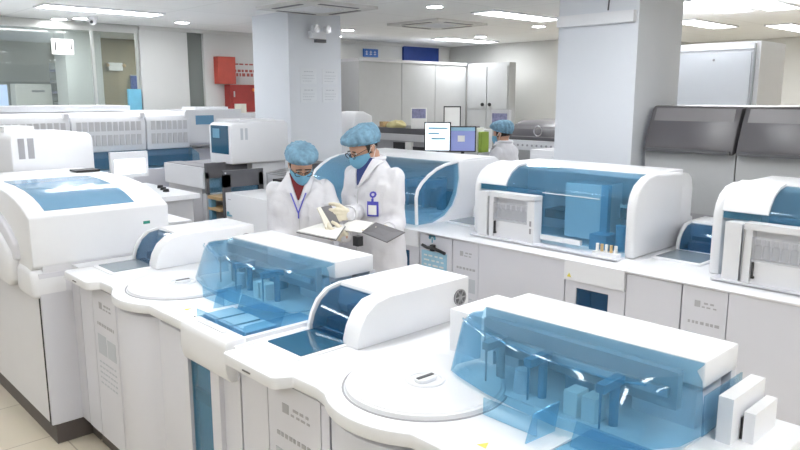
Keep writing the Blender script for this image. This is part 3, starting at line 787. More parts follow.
g = MB().box(-6.12, -6.09, 3.215, 3.425, 1.19, 1.335, .008).box(-6.12, -6.09, 3.215, 3.245, 1.04, 1.25, .004)
g.build('panel', 'darkgrey', r)
MB().box(-6.115, -6.09, 3.428, 3.66, 1.19, 1.312, .006).build('rear_panel', 'darkgrey', r)
MB().box(-6.11, -6.10, 3.245, 3.425, 1.05, 1.19).build('glass', 'blue', r)
MB().box(-6.17, -6.10, 3.21, 3.425, 0, 1.04, .004).build('post', 'panelgrey', r)
r = thing('guard_frame', 'dark grey panel guard above the white feeder box, nearer of two', 'guard', (-5.8, 3.5, .9))
MB().box(-5.82, -5.79, 3.225, 3.65, 1.13, 1.285, .008).box(-5.82, -5.79, 3.225, 3.30, .3, 1.25, .004).box(-5.82, -5.79, 3.60, 3.65, .3, 1.25, .004).build('panel', 'darkgrey', r)
MB().box(-5.81, -5.80, 3.30, 3.60, 1.0, 1.13).build('glass', 'smoke', r)
MB().cone((-5.787, 3.245, 1.265), (-5.78, 3.245, 1.265), .008).build('bolt', 'metal', r)
MB().box(-5.84, -5.78, 3.22, 3.65, 0, .3, .004).build('foot', 'darkgrey', r)
r = thing('wooden_shelf', 'pale wooden shelf pieces under the dark grey guards', 'shelf', (-5.9, 3.4, .9))
MB().box(-6.085, -5.845, 3.215, 3.65, 1.005, 1.035).build('board', 'wood', r)
MB().box(-6.085, -5.845, 3.215, 3.65, .90, .925).build('board', 'wood', r)
MB().box(-6.08, -6.03, 3.22, 3.27, 0, 1.005).build('leg', 'bluemid', r)
MB().box(-5.90, -5.85, 3.58, 3.64, 0, 1.005).build('leg', 'bluemid', r)
r = thing('feeder_box', 'white feeder box with a small handle left of the woman', 'loader', (-5.4, 3.5, 0))
MB().box(-5.77, -5.02, 3.23, 3.62, .12, 1.09, .02, 3).build('body', 'white', r)
MB().box(-5.75, -5.04, 3.25, 3.6, 0, .12).build('kick_plate', 'kick', r)
MB().tube([(-5.70, 3.228, .885), (-5.70, 3.20, .89), (-5.695, 3.20, .925), (-5.675, 3.20, .925), (-5.67, 3.20, .89), (-5.67, 3.228, .885)], .006, 6).build('handle', 'icon', r)
MB().box(-5.73, -5.68, 3.2285, 3.2305, 1.03, 1.036).build('print', 'ink', r)
r = thing('rack_unit', 'open black and metal rack behind the white feeder box, left of the woman', 'rack', (-5.58, 3.8, 0))
for k in range(5): MB().tube([(-5.76, 3.68+.05*k, 1.235+.008*k), (-5.40, 3.68+.05*k, 1.235+.008*k)], .008, 6).build('rod', 'metal', r)
for x in (-5.74, -5.42): MB().tube([(x, 3.66, 1.02), (x, 3.66, 1.24), (x, 3.90, 1.27)], .009, 6).build('rack_leg', 'metal', r)
MB().box(-5.66, -5.46, 3.67, 3.85, 1.03, 1.19, .006).build('black_box', 'black', r)
MB().box(-5.76, -5.40, 3.66, 3.94, .2, 1.03, .006).build('cabinet', 'darkgrey', r)
MB().box(-5.76, -5.40, 3.66, 3.94, 0, .2).build('kick_plate', 'kick', r)
MB().box(-5.76, -5.40, 3.95, 4.2, 1.27, 1.33, .004).build('rear_bar', 'darkgrey', r)
MB().box(-5.7, -5.45, 3.98, 4.15, 0, 1.27, .004).build('rear_post', 'darkgrey', r)

# small white table with knobs and low cabinet behind the tall module
r = thing('side_table', 'white side table with black knobs behind the tall module at left', 'table', (-6.2, 2.6, 0))
MB().box(-6.75, -5.66, 2.42, 2.92, 1.08, 1.12, .012).build('tabletop', 'white', r)
MB().box(-6.7, -5.72, 2.62, 2.88, 0, 1.08, .004).build('cabinet', 'panelgrey', r)
for x, y in ((-6.27, 2.84), (-6.12, 2.80), (-5.98, 2.76)):
    MB().cone((x, y, 1.12), (x, y, 1.145), .028, .024, 14).build('knob', 'black', r)
r = thing('low_cabinet', 'low white cabinet beside the back corner of the tall left module', 'cabinet', (-5.3, 2.35, 0))
MB().box(-5.62, -5.10, 2.12, 2.52, 0, .99, .012).build('body', 'white', r)
MB().box(-5.64, -5.08, 2.10, 2.54, .99, 1.005, .004).build('top', 'white', r)
r = thing('monitor', 'small white-framed screen between the far left housing and the white tray loader', 'monitor', (-6.35, 2.4, 1.1))
MB().box(-6.36, -6.32, 2.42, 2.76, 1.235, 1.465, .012).build('case', 'white', r)
MB().box(-6.322, -6.318, 2.45, 2.73, 1.265, 1.40).build('screen', 'scrpale', r)
MB().box(-6.37, -6.33, 2.55, 2.62, 1.121, 1.24).box(-6.42, -6.34, 2.50, 2.68, 1.121, 1.132, .004).build('stand', 'white', r)

# ------------------------------------------------------------------ far left row: vented line, seen across the room
r = thing('automation_line', 'long white analyzer with rows of vent slots across the back left', 'analyzer', (-7.8, 2.3, 0))
vp = [(-7.50, 1.385), (-7.485, 1.68), (-7.52, 1.755), (-7.60, 1.79), (-8.3, 1.80), (-8.3, 1.385)]
for y0, y1 in ((-.6, .95), (.96, 1.72), (1.73, 2.49), (2.50, 3.27), (3.28, 3.78)):
    s = MB().prism(vp, 'y', y0, y1, .015).build('vented_lid', 'white', r)
    g = MB(); y = y0+.05
    while y < y1-.07:
        g.box(-7.495, -7.486, y, y+.044, 1.45, 1.56).box(-7.491, -7.483, y, y+.044, 1.60, 1.695); y += .062
    g.build('vent', 'panelgrey', s)
    MB().box(-7.56, -7.47, y1-.06, y1-.01, 1.735, 1.785, .006).build('latch', 'white', s)
MB().box(-8.4, -7.7, -.6, 3.2, 1.80, 1.86, .012).build('top_board', 'white', r)
MB().prism([(-7.5, 1.384), (-7.34, 1.33), (-7.32, 1.2), (-7.5, 1.2)], 'y', -.6, 3.80).build('blue_hood', 'blue', r)
MB().box(-7.6, -7.5, -.6, 3.8, 1.2, 1.384).build('hood_back', 'bluemid', r)
MB().box(-8.3, -7.25, -.6, 3.85, .1, 1.2, .008).build('cabinet', 'panel', r)
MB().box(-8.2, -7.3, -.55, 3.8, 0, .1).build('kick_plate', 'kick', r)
r = thing('compact_analyzer', 'white analyzer with a small blue window right of the vented line', 'analyzer', (-8.3, 4.35, 0))
MB().box(-8.6, -8.0, 4.0, 4.75, 1.40, 1.80, .03, 3).build('upper_housing', 'white', r)
MB().box(-8.002, -7.995, 4.12, 4.36, 1.62, 1.73, .002).build('window', 'steelblue', r)
MB().box(-8.58, -8.02, 4.02, 4.73, .1, 1.41, .006).build('cabinet', 'panel', r)
MB().box(-8.1, -7.93, 4.03, 4.60, 1.33, 1.345).box(-8.1, -7.93, 4.03, 4.60, 1.36, 1.375).build('tray', 'grey', r)
MB().box(-8.55, -8.05, 4.05, 4.7, 0, .1).build('kick_plate', 'kick', r)
MB().box(-8.5, -8.15, 4.2, 4.65, 1.80, 1.83, .01).build('top_cap', 'white', r)
r = thing('back_counter', 'white counter along the pale wall left of the far pillar', 'counter', (-8.5, 5.2, 0))
MB().box(-8.93, -8.3, 4.9, 6.4, 1.68, 1.74, .008).build('top', 'white', r)
MB().box(-8.97, -8.34, 4.95, 6.35, 0, 1.68, .004).build('body', 'panel', r)

# items behind the glass
r = thing('wall_unit', 'white wall unit seen through the glass partition at far left', 'cabinet', (-11.6, 3.3, 1.75))
MB().box(-11.75, -11.5, 3.1, 3.6, 1.75, 2.14, .01).build('case', 'paper', r)
MB().box(-11.502, -11.497, 3.32, 3.5, 2.02, 2.05).build('slot', 'ink', r)
MB().box(-11.72, -11.53, 3.15, 3.55, 0, 1.75).build('stand', 'cab', r)
r = thing('shelf_rack', 'dark shelf rack seen through the glass partition left of the grey column', 'shelf', (-11.2, 3.7, 0))
for k in range(8): MB().box(-11.6, -11.3, 3.62, 3.98, 1.2+.16*k, 1.235+.16*k).build('shelf', 'purple' if k % 2 else 'ink', r)
MB().box(-11.6, -11.57, 3.62, 3.98, 0, 2.45).build('back_board', 'trim', r)
tag(MB().box(XL-.031, XL+.02, 3.77, 3.935, 1.75, 2.05, .004).build('notice_board', 'cyanboard'), 'light blue board at the right end of the glass partition', 'board')
r = thing('hall_banner', 'dark blue banner seen through the glass above the light blue board', 'banner', (-11.3, 5.0, 2.0))
MB().box(-11.36, -11.33, 4.75, 5.0, 1.7, 2.28).build('banner', 'panelblue', r)
MB().tube([(-11.345, 4.75, 2.29), (-11.345, 5.0, 2.29)], .012, 8).build('rod', 'trim', r)
MB().tube([(-11.32, 4.9, 0), (-11.32, 4.9, 2.29)], .012, 8).build('pole', 'trim', r)
r = thing('hall_light', 'small twin-lamp fitting seen through the glass on the brown wall', 'emergency light', (-11.38, 4.5, 2.35))
MB().box(-11.40, -11.34, 4.42, 4.64, 2.36, 2.48, .01).build('body', 'paper', r)
for y in (4.40, 4.66): MB().ball((-11.33, y, 2.44), .03).build('lamp_head', 'lime' if 0 else 'tube', r)
tag(MB().box(-8.62, -8.45, 5.02, 5.1, 1.74, 1.86, .01).build('paper_box', 'papercream'), 'small cream box on the counter below the red boxes', 'box')

# ------------------------------------------------------------------ grey analyzers with smoked lids right of the near pillar
def lid_analyzer(x0, x1, label):
    r = thing('lid_analyzer', label, 'analyzer', ((x0+x1)/2, 5.445, 0), 'grey analyzers with smoked lids')
    MB().box(x0, x1, 5.145, 5.825, .6, 1.56, .006).build('front_panel', 'cab', r)
    MB().box(x0+.01, x1-.01, 5.135, 5.805, 0, 1.10, .004).build('base', 'grey', r)
    lp = [(5.100, 1.545), (5.110, 1.60), (5.155, 1.74), (5.210, 1.86), (5.235, 1.885), (5.645, 1.89), (5.645, 1.55)]
    l = MB().prism(lp, 'x', x0+.004, x1-.004, .014).build('lid', 'lidrim', r)
    e = MB().sheet([(x0+.035, 5.109, 1.59), (x1-.035, 5.109, 1.59), (x1-.045, 5.202, 1.868), (x0+.045, 5.202, 1.868)], -.006)
    e.build('lid_window', 'lidgrey', l)
    MB().box(x0+.02, x1-.02, 5.080, 5.115, 1.548, 1.572, .006).build('lid_handle', 'darkgrey', l)
lid_analyzer(-2.70, -2.02, 'pale grey analyzer with a smoked lid touching the near white pillar')
lid_analyzer(-2.01, -1.30, 'pale grey analyzer with a smoked lid at the right edge of the picture')

# cold room box and further cabinets
r = thing('cold_room', 'white boxed cold room standing behind the smoked-lid analyzers at right', 'cold room', (-3.3, 7.4, 0))
MB().box(-4.2, -2.60, 7.0, 7.62, 0, 2.46, .004).build('shell', 'white', r)
MB().box(-3.95, -2.675, 6.985, 7.0, .1, 2.36, .003).build('door', 'pillar', r)
MB().box(-4.15, -2.64, 6.99, 7.0, 2.385, 2.395).build('seam', 'grey', r)
MB().box(-2.655, -2.640, 6.985, 7.0, .1, 2.44).build('corner_seam', 'trim', r)
MB().ball((-3.02, 6.98, 2.3), .012).build('bolt', 'grey', r)
r = thing('wall_partition', 'wide pale grey partition below the deep blue wall board', 'partition', (-8.3, 7.8, 0))
for k, (a, b) in enumerate(((6.70, 7.55), (7.56, 8.28), (8.29, 9.02))):
    MB().box(-8.7, -8.0, a, b, .05, 2.46, .004).build('wall_panel', 'cab', r)
MB().box(-8.72, -7.985, 6.69, 9.02, 2.46, 2.50, .004).build('top_rail', 'panelgrey', r)
MB().box(-8.65, -8.05, 6.75, 9.0, 0, .05).build('plinth', 'grey', r)
r = thing('storage_cabinet', 'grey cabinet with two black knobs at the right end of the grey partition', 'cabinet', (-7.55, 9.35, 0))
MB().box(-7.98, -7.11, 9.04, 9.20, .08, 2.49, .006).build('body', 'cab', r)
for a, b, kx in ((-7.96, -7.56, -7.62), (-7.54, -7.13, -7.47)):
    d = MB().box(a, b, 9.02, 9.04, 1.76, 2.44, .004).build('door', 'cab', r)
    MB().ball((kx, 9.0, 1.83), .03, 12, 8).build('knob', 'black', d)
    MB().box(a, b, 9.02, 9.04, .1, 1.74, .004).build('lower_door', 'cab', r)
MB().box(-7.95, -7.14, 9.06, 9.18, 0, .08).build('plinth', 'grey', r)

tag(MB().box(-5.73, -5.30, 6.06, 6.45, 1.362, 1.583, .004).build('storage_box', 'cab'), 'grey box on the grey bench under the black-framed sheet', 'box')
# bench instruments by the partition with stands and files on them
r = thing('bench_instrument', 'long grey bench instrument behind the man, in front of the grey partition', 'instrument', (-6.4, 6.4, 0))
MB().box(-7.1, -5.75, 6.02, 6.75, .1, 1.42, .008).build('body', 'grey', r)
MB().box(-7.1, -5.75, 6.0, 6.75, 1.42, 1.50, .01).build('band', 'panelgrey', r)
MB().box(-7.08, -5.77, 6.04, 6.73, 1.50, 1.57, .008).build('top', 'darkgrey', r)
MB().box(-6.5, -6.3, 5.99, 6.03, 1.30, 1.40, .004).build('control_panel', 'black', r)
MB().box(-6.15, -5.9, 5.99, 6.03, 1.3, 1.36, .004).build('control_panel', 'black', r)
MB().box(-6.28, -6.17, 5.985, 6.02, 1.32, 1.41, .004).build('label_plate', 'paper', r)
MB().box(-7.05, -5.8, 6.06, 6.7, 0, .1).build('kick_plate', 'kick', r)
g = MB().ball((-6.62, 6.15, 1.60), (.16, .10, .055), 20, 12)
for v in g.bm.verts:
    if v.co.z < 1.585: v.co.z = 1.572
    else: v.co += V((0, 0, 1))*.03*noise.noise(v.co*18)
solo(g, 'yellow_bag', 'yellowbag', 'crumpled yellow bag on the grey bench instrument behind the man', 'bag')
solo(MB().box(-6.88, -6.81, 6.1, 6.2, 1.572, 1.64, .006), 'small_box', 'wood', 'small brown box beside the crumpled yellow bag', 'box')
def frame_stand(x, y, z, w, h, label, m1, m2, rim):
    """framed sheet standing upright, turned towards the room"""
    r = thing('framed_sign', label, 'sign', (0, 0, 0))
    MB().box(-w/2, w/2, 0, .02, 0, h, .003).build('frame', rim, r)
    MB().box(-w/2+.012, w/2-.012, -.003, 0, .012, h*.5).build('lower_sheet', m2, r)
    MB().box(-w/2+.012, w/2-.012, -.003, 0, h*.5, h-.012).build('upper_sheet', m1, r)
    MB().box(-w*.3, w*.3, .02, .10, 0, .01).build('foot', rim, r)
    r.location = (x, y, z); r.rotation_euler = (0, 0, math.radians(40))
    return r
frame_stand(-6.13, 6.07, 1.572, .19, .25, 'white-framed picture with purple top standing on the bench instrument', 'purple', 'paper', 'paper')
f = frame_stand(-5.64, 6.13, 1.585, .20, .26, 'black-framed white sheet standing behind the lit monitors', 'paper', 'paper', 'black')
r = thing('file_bench', 'grey bench with upright files left of the person in the back', 'bench', (-5.2, 5.9, 0))
MB().box(-5.73, -4.955, 5.80, 6.5, 1.0, 1.36, .006).build('top', 'cab', r)
MB().box(-5.70, -4.96, 5.84, 6.46, 0, 1.0, .004).build('body', 'grey', r)
for k, (x, m, h, tl, lab) in enumerate(((-5.20, 'papercream', .27, .22, 'cream upright file leaning left on the grey bench, leftmost'), (-5.14, 'folder', .28, .18, 'dark grey upright file leaning on the grey bench'),
                                   (-5.055, 'paper', .26, .0, 'white upright file beside the lime green file'), (-4.99, 'lime', .22, 0, 'lime green upright file beside the blue cap of the far person'))):
    g = MB().box(-.022, .022, -.06, .06, 0, h, .003)
    bmesh.ops.rotate(g.bm, verts=g.bm.verts[:], cent=(.022, 0, 0), matrix=Matrix.Rotation(tl, 3, 'Y'))
    o = solo(g, 'file_folder', m, lab, 'file'); o.location = (x, 5.93, 1.361 + .0)
r = thing('small_display', 'small grey-framed display above the far person with the blue cap', 'monitor', (-4.95, 6.3, 1.36))
MB().box(-5.20, -4.95, 6.30, 6.35, 1.60, 1.81, .008).build('case', 'panelgrey', r)
MB().box(-5.18, -4.97, 6.296, 6.301, 1.62, 1.77).build('screen', 'purple', r)
MB().box(-5.10, -5.04, 6.33, 6.37, 1.361, 1.62).box(-5.13, -5.01, 6.27, 6.43, 1.361, 1.37).build('stand', 'panelgrey', r)

r = thing('dark_analyzer', 'dark grey lidded analyzer left of the near pillar, behind the far person', 'analyzer', (-4.5, 6.3, 0))
MB().prism([(6.12, 1.50), (6.14, 1.56), (6.22, 1.66), (6.34, 1.70), (6.8, 1.71), (6.8, 1.5)], 'x', -4.80, -3.75, .01).build('lid', 'lidrim', r)
MB().sheet([(-4.77, 6.128, 1.535), (-3.79, 6.128, 1.535), (-3.79, 6.205, 1.645), (-4.77, 6.205, 1.645)], -.006).build('lid_window', 'lidgrey', r)
b = MB().box(-4.81, -3.75, 6.08, 6.8, 1.40, 1.5, .008).build('control_strip', 'white', r)
for k in range(11): MB().cone((-4.76+.06*k, 6.076, 1.45), (-4.76+.06*k, 6.081, 1.45), .012, n=10).build('key', 'ink', b)
MB().box(-4.80, -3.77, 6.1, 6.78, .1, 1.40, .006).build('body', 'cab', r)
MB().box(-4.8, -3.8, 6.15, 6.75, 0, .1).build('kick_plate', 'kick', r)
tag(MB().tube([(-4.42+.05*math.cos(2*PI*k/20), 6.118, 1.60+.05*math.sin(2*PI*k/20)) for k in range(20)], .006, 6, True).build('ring_hook', 'metal'),
    'pale ring hanging on the dark lidded analyzer', 'ring')
r = thing('white_cabinet', 'narrow white cabinet against the left side of the near pillar', 'cabinet', (-3.6, 5.3, 0))
MB().box(-3.72, -3.46, 5.05, 5.5, 0, 1.50, .01).build('body', 'white', r)
MB().box(-3.70, -3.48, 5.04, 5.05, .1, 1.46, .004).build('door', 'white', r)
tag(MB().prism([(6.05, 0), (6.05, 1.6), (6.08, 1.70), (6.12, 1.75), (6.25, 1.76), (6.4, 1.7), (6.42, 0)], 'x', -7.75, -7.35, .03, 3).build('covered_equipment', 'white'),
    'white rounded covered equipment just right of the far pillar', 'equipment')

# monitors on a desk behind the second row
r = thing('desk', 'grey desk behind the second row carrying the two lit monitors', 'desk', (-4.9, 5.15, 0))
MB().box(-5.45, -4.42, 4.80, 5.42, 1.02, 1.05, .004).build('desktop', 'cab', r)
for x in (-5.42, -4.48):
    MB().box(x, x+.03, 4.83, 5.4, 0, 1.02).build('side_panel', 'cab', r)
def monitor(x, y, z0, w, h, rot, label, scr, zd):
    r = thing('monitor', label, 'monitor', (0, 0, 0))
    MB().box(-w/2-.012, w/2+.012, 0, .035, z0, z0+h, .005).build('case', 'black', r)
    s = MB().box(-w/2, w/2, -.003, .0, z0+.012, z0+h-.01).build('screen', scr, r)
    if scr == 'scrwhite':
        g = MB()
        for k, (a, b) in enumerate(((-.09, .1), (-.09, .02), (-.06, .08))): g.box(a, b, -.0045, -.003, z0+h-.07-.05*k, z0+h-.05-.05*k)
        g.build('page_content', 'paperblue', s)
    else:
        g = MB().box(-.05, .02, -.0045, -.003, z0+.1, z0+.16); g.build('page_content', 'paper', s)
        MB().box(-w/2, w/2, -.0045, -.003, z0+h-.045, z0+h-.01).build('title_bar', 'paperblue', s)
    MB().cone((0, .04, .0), (0, .04, z0+.05), .018, n=12).cone((0, .04, 0), (0, .04, .012), .09, n=20).build('stand', 'black', r)
    r.location = (x, y, zd); r.rotation_euler = (0, 0, math.radians(rot)); return r
monitor(-4.81, 5.02, .375, .235, .285, 40, 'monitor with white and cyan page, left of the two behind the second row', 'scrwhite', 1.05)
monitor(-4.64, 5.20, .37, .235, .25, 40, 'monitor with purple-blue page, right of the two behind the second row', 'scrblue', 1.05)

# ------------------------------------------------------------------ people
def remesh(mb, voxel, smooth=2, fac=.5):
    """union of overlapping closed shapes as one continuous skin"""
    bmesh.ops.recalc_face_normals(mb.bm, faces=mb.bm.faces[:])
    me = bpy.data.meshes.new('tmp'); mb.bm.to_mesh(me); mb.bm.free()
    ob = bpy.data.objects.new('tmp', me); COL.objects.link(ob)
    m = ob.modifiers.new('r', 'REMESH'); m.mode = 'VOXEL'; m.voxel_size = voxel
    if smooth:
        s = ob.modifiers.new('s', 'SMOOTH'); s.factor = fac; s.iterations = smooth
    dg = bpy.context.evaluated_depsgraph_get(); dg.update()
    out = bpy.data.meshes.new_from_object(ob.evaluated_get(dg))
    bpy.data.objects.remove(ob); bpy.data.meshes.remove(me)
    bm = MB(); bm.bm.from_mesh(out); bpy.data.meshes.remove(out)
    return bm

def limb(mb, pts, rad, n=14):
    """tapered rounded limb along joints"""
    for (a, b), (ra, rb) in zip(zip(pts, pts[1:]), zip(rad, rad[1:])):
        mb.cone(a, b, ra, rb, n)
    for p, r_ in zip(pts, rad): mb.ball(p, r_, n, 10)

def ik(S, W, l1, l2, pole):
    S, W = V(S), V(W); d = W-S; L = min(d.length, l1+l2-.004); u = d.normalized()
    W = S+u*L
    a = (l1*l1 - l2*l2 + L*L)/(2*L); h = math.sqrt(max(0, l1*l1-a*a))
    p = V(pole); p = (p - u*p.dot(u)).normalized()
    return S+u*a+p*h, W

def hand(mb, W, d, n, t, curl, k=1.0, thumb=.5):
    """palm, four unequal fingers and a thumb; W wrist, d pointing, n palm side, t thumb side"""
    W, d, n, t = V(W), V(d).normalized(), V(n), V(t)
    n = (n - d*n.dot(d)).normalized(); t = (t - d*t.dot(d) - n*t.dot(n)).normalized()
    for q, (o, Lf) in enumerate(((.030, .068), (.010, .078), (-.011, .072), (-.030, .056))):
        K = W + d*(.088 - abs(o-.008)*.25) + t*o
        mb.cone(W + t*o*.55, K, .016*k, .0125*k, 10); mb.ball(K, .0122*k, 10, 8); mb.ball(W+t*o*.55, .016*k, 10, 8)
        p = K; ang = 0
        for f_, sc_ in ((.45, 1.0), (.30, .9), (.25, .8)):
            ang += curl[q] if isinstance(curl, (list, tuple)) else curl
            v = d*math.cos(ang) + n*math.sin(ang) + t*o*.6
            p2 = p + v.normalized()*Lf*f_
            mb.cone(p, p2, .0098*sc_*k, .0090*sc_*k, 10); mb.ball(p2, .0090*sc_*k, 10, 8); p = p2
    B = W + d*.022 + t*.022
    v1 = (d*.62 + t*.62 + n*.35*thumb).normalized(); v2 = (d*.85 + t*.25 + n*.6*thumb).normalized(); v3 = (d*.9 + n*.7*thumb).normalized()
    p1 = B + v1*.042; p2 = p1 + v2*.032; p3 = p2 + v3*.024
    mb.cone(B, p1, .0165*k, .0125*k, 10); mb.ball(B, .0165*k, 10, 8)
    mb.ball(p1, .0125*k, 10, 8); mb.cone(p1, p2, .0118*k, .0105*k, 10); mb.ball(p2, .0105*k, 10, 8)
    mb.cone(p2, p3, .0105*k, .009*k, 10); mb.ball(p3, .009*k, 10, 8)

def drape(bvh, pts, off, th, mb=None):
    """thin cloth piece laid on the front of a body: rows of (x, z)"""
    mb = mb or MB(); R = []
    for row in pts:
        rr = []
        for x, z in row:
            h = bvh.ray_cast(V((x, -1.2, z)), V((0, 1, 0)))
            y = h[0].y if h[0] is not None else 0
            rr.append(mb.bm.verts.new((x, y-off, z)))
        R.append(rr)
    fs = []
    for A, B in zip(R, R[1:]):
        for j in range(len(A)-1): fs.append(mb.bm.faces.new((A[j], A[j+1], B[j+1], B[j])))
    r_ = bmesh.ops.extrude_face_region(mb.bm, geom=fs)
    vs = [e for e in r_['geom'] if isinstance(e, bmesh.types.BMVert)]
    bmesh.ops.translate(mb.bm, verts=vs, vec=(0, th, 0))
    return mb
def quadgrid(a, b, c, d, nu=6, nv=6):
    """rows of (x,z) between corners a-b (top) and d-c (bottom)"""
    rows = []
    for j in range(nv+1):
        t = j/nv; l = (a[0]+(d[0]-a[0])*t, a[1]+(d[1]-a[1])*t); r_ = (b[0]+(c[0]-b[0])*t, b[1]+(c[1]-b[1])*t)
        rows.append([(l[0]+(r_[0]-l[0])*i/nu, l[1]+(r_[1]-l[1])*i/nu) for i in range(nu+1)])
    return rows

def head_pt(v):
    """unit sphere -> head, head frame: pivot at the top of the neck, face towards -y"""
    x, y, z = v
    low = max(0, -z)
    return V((x*.074*(1-.28*low**1.4), (y*.094 if y < 0 else y*.098*(1-.30*low)) - .022, z*.116 + .106))

def person(label, loc, rot, s, yaw, pitch, hands, shirt, badge, glasses=True, seed=1, roll=0, face_detail=True):
    random.seed(seed)
    r = thing('person', label, 'person')
    HM = Matrix.Translation((0, .008, 1.470)) @ Matrix.Rotation(yaw, 4, 'Z') @ Matrix.Rotation(pitch, 4, 'X') @ Matrix.Rotation(roll, 4, 'Y') @ Matrix.Scale(.95, 4)
    RM = Matrix.Translation(loc) @ Matrix.Rotation(rot, 4, 'Z') @ Matrix.Scale(s, 4)
    inv = RM.inverted()
    def L(p): return inv @ V(p)
    def LD(p): return (inv.to_3x3() @ V(p)).normalized()
    def fin(mb, name, m, par=r, ang=60, head=False):
        if head: bmesh.ops.transform(mb.bm, matrix=HM, verts=mb.bm.verts[:])
        bmesh.ops.scale(mb.bm, verts=mb.bm.verts[:], vec=(s, s, s))
        return mb.build(name, m, par, ang)
    # arms
    arms = []
    for side, h in zip((-1, 1), hands):
        S = V((side*.160, .012, 1.372))
        W = L(h['wrist']) if h.get('world', True) else V(h['wrist'])
        E_, W = ik(S, W, .285, .255, h.get('pole', (side*.6, .5, -.8)))
        arms.append((S, E_, W))
    # --- body, one continuous skin
    b = MB()
    ell = lambda z, rx, ry, cy=0: [(rx*math.cos(2*PI*i/20), cy+ry*math.sin(2*PI*i/20), z) for i in range(20)]
    b.loft([ell(.86, .13, .09), ell(.95, .155, .10), ell(1.1, .14, .09), ell(1.28, .155, .095), ell(1.38, .15, .085), ell(1.44, .08, .06)])
    b.cone((0, .012, 1.40), (0, -.012, 1.52), .058, .052, 18)
    g = MB(); g.ball((0, 0, 0), 1, 32, 20)
    for v in g.bm.verts: v.co = HM @ head_pt(v.co)
    me = bpy.data.meshes.new('t'); g.bm.to_mesh(me); g.bm.free(); b.bm.from_mesh(me); bpy.data.meshes.remove(me)
    for c, rr in (((0, -.118, .078), (.013, .02, .013)), ((0, -.116, .096), (.009, .012, .026)), ((0, -.112, .036), (.022, .01, .008)), ((0, -.105, .008), (.018, .016, .012)),
                  ((.076, .0, .092), (.008, .018, .030)), ((-.076, .0, .092), (.008, .018, .030)), ((.042, -.082, .07), (.018, .012, .016)), ((-.042, -.082, .07), (.018, .012, .016))):
        b.ball(HM @ V(c), rr, 12, 8)
    for (S, E_, W), h, side in zip(arms, hands, (-1, 1)):
        limb(b, [S, E_, W], [.045, .036, .025])
        hand(b, W, LD(h['d']) if h.get('world', True) else h['d'], LD(h['n']) if h.get('world', True) else h['n'], LD(h['t']) if h.get('world', True) else h['t'], h['curl'], .85, h.get('thumb', .5))
    for x in (-.09, .09):
        limb(b, [(x, 0, .90), (x*1.05, -.005, .50), (x*1.1, .015, .09)], [.082, .052, .036])
        limb(b, [(x*1.1, .02, .045), (x*1.15, -.13, .035)], [.036, .03])
    body = fin(remesh(b, .0058, 2), 'body', 'skin', ang=180)
    # --- eyes
    if face_detail:
        for x in (-.030, .030):
            e = MB().ball((x, -.106, .104), (.0125, .008, .008), 12, 8); fin(e, 'eye', 'eye', body, head=True)
            e = MB().ball((x, -.1125, .102), (.0055, .003, .0055), 10, 6); fin(e, 'iris', 'black', body, head=True)
            e = MB().tube([(x-.02, -.112, .122), (x, -.117, .126), (x+.02, -.112, .122)], .0035, 6); fin(e, 'eyebrow', 'hair', body, head=True)
    # --- coat
    c = MB()
    sup = lambda z, rx, ry, cy=0, e=2.5: [(rx*math.copysign(abs(math.cos(a))**(2/e), math.cos(a)), cy+ry*math.copysign(abs(math.sin(a))**(2/e), math.sin(a)), z) for a in [2*PI*i/32 for i in range(32)]]
    c.loft([sup(.50, .265, .175, -.005), sup(.62, .255, .165), sup(.78, .238, .155), sup(.92, .222, .148), sup(1.03, .205, .138), sup(1.14, .200, .132, -.002),
            sup(1.26, .200, .130, -.004), sup(1.33, .193, .120, 0), sup(1.385, .168, .104, .004), sup(1.425, .126, .086, .008), sup(1.462, .084, .072, .008), sup(1.488, .070, .066, .004)])
    for (S, E_, W), side in zip(arms, (-1, 1)):
        W2 = W + (E_-W).normalized()*.015
        mid = (S+E_)/2 + V((side*.004, 0, -.004)); mid2 = (E_+W2)/2 + V((0, 0, -.010))
        limb(c, [S, mid, E_, mid2, W2], [.062, .058, .053, .050, .043], 16)
    tb = MB(); tb.loft([sup(.50, .265, .175, -.005), sup(.62, .255, .165), sup(.78, .238, .155), sup(.92, .222, .148), sup(1.03, .205, .138), sup(1.14, .200, .132, -.002),
            sup(1.26, .200, .130, -.004), sup(1.33, .193, .120, 0), sup(1.385, .168, .104, .004), sup(1.425, .126, .086, .008), sup(1.462, .084, .072, .008), sup(1.488, .070, .066, .004)])
    cm = remesh(c, .0095, 4)
    # folds in the cloth
    cm.bm.normal_update()
    for v in cm.bm.verts:
        p = v.co
        w1 = noise.noise(V((p.x*9+seed*7, p.y*9, p.z*3.2))); w2 = noise.noise(V((p.x*22, p.y*22, p.z*14+seed)))
        w3 = noise.noise(V((p.x*6+3*p.z, p.y*14, p.z*11+seed*3)))
        v.co = p + v.normal*(w1*.012 + w2*.006 + max(0, w3)*.014)
    # pieces on the chest follow the trunk, not the sleeves crossing it
    tv = [v.co + V((0, -.013, 0)) for v in tb.bm.verts]; tb.bm.verts.index_update()
    bvh = BVHTree.FromPolygons(tv, [[v.index for v in f.verts] for f in tb.bm.faces]); tb.bm.free()
    coat = fin(cm, 'lab_coat', 'coat', ang=180)
    # cuffs
    for S, E_, W in arms:
        u = (W-E_).normalized(); p = W + u*-.02
        q = MB(); a = u.orthogonal().normalized(); bb = u.cross(a)
        q.tube([p + (a*math.cos(2*PI*i/18)+bb*math.sin(2*PI*i/18))*.046 for i in range(18)], .006, 6, True)
        fin(q, 'cuff', 'coat', coat)
    # V neck with shirt, lapels, collar, placket, buttons, pocket
    fin(drape(bvh, quadgrid((-.062, 1.487), (.062, 1.487), (.004, 1.325), (-.004, 1.325), 8, 10), .006, .004), 'shirt_front', shirt, r)
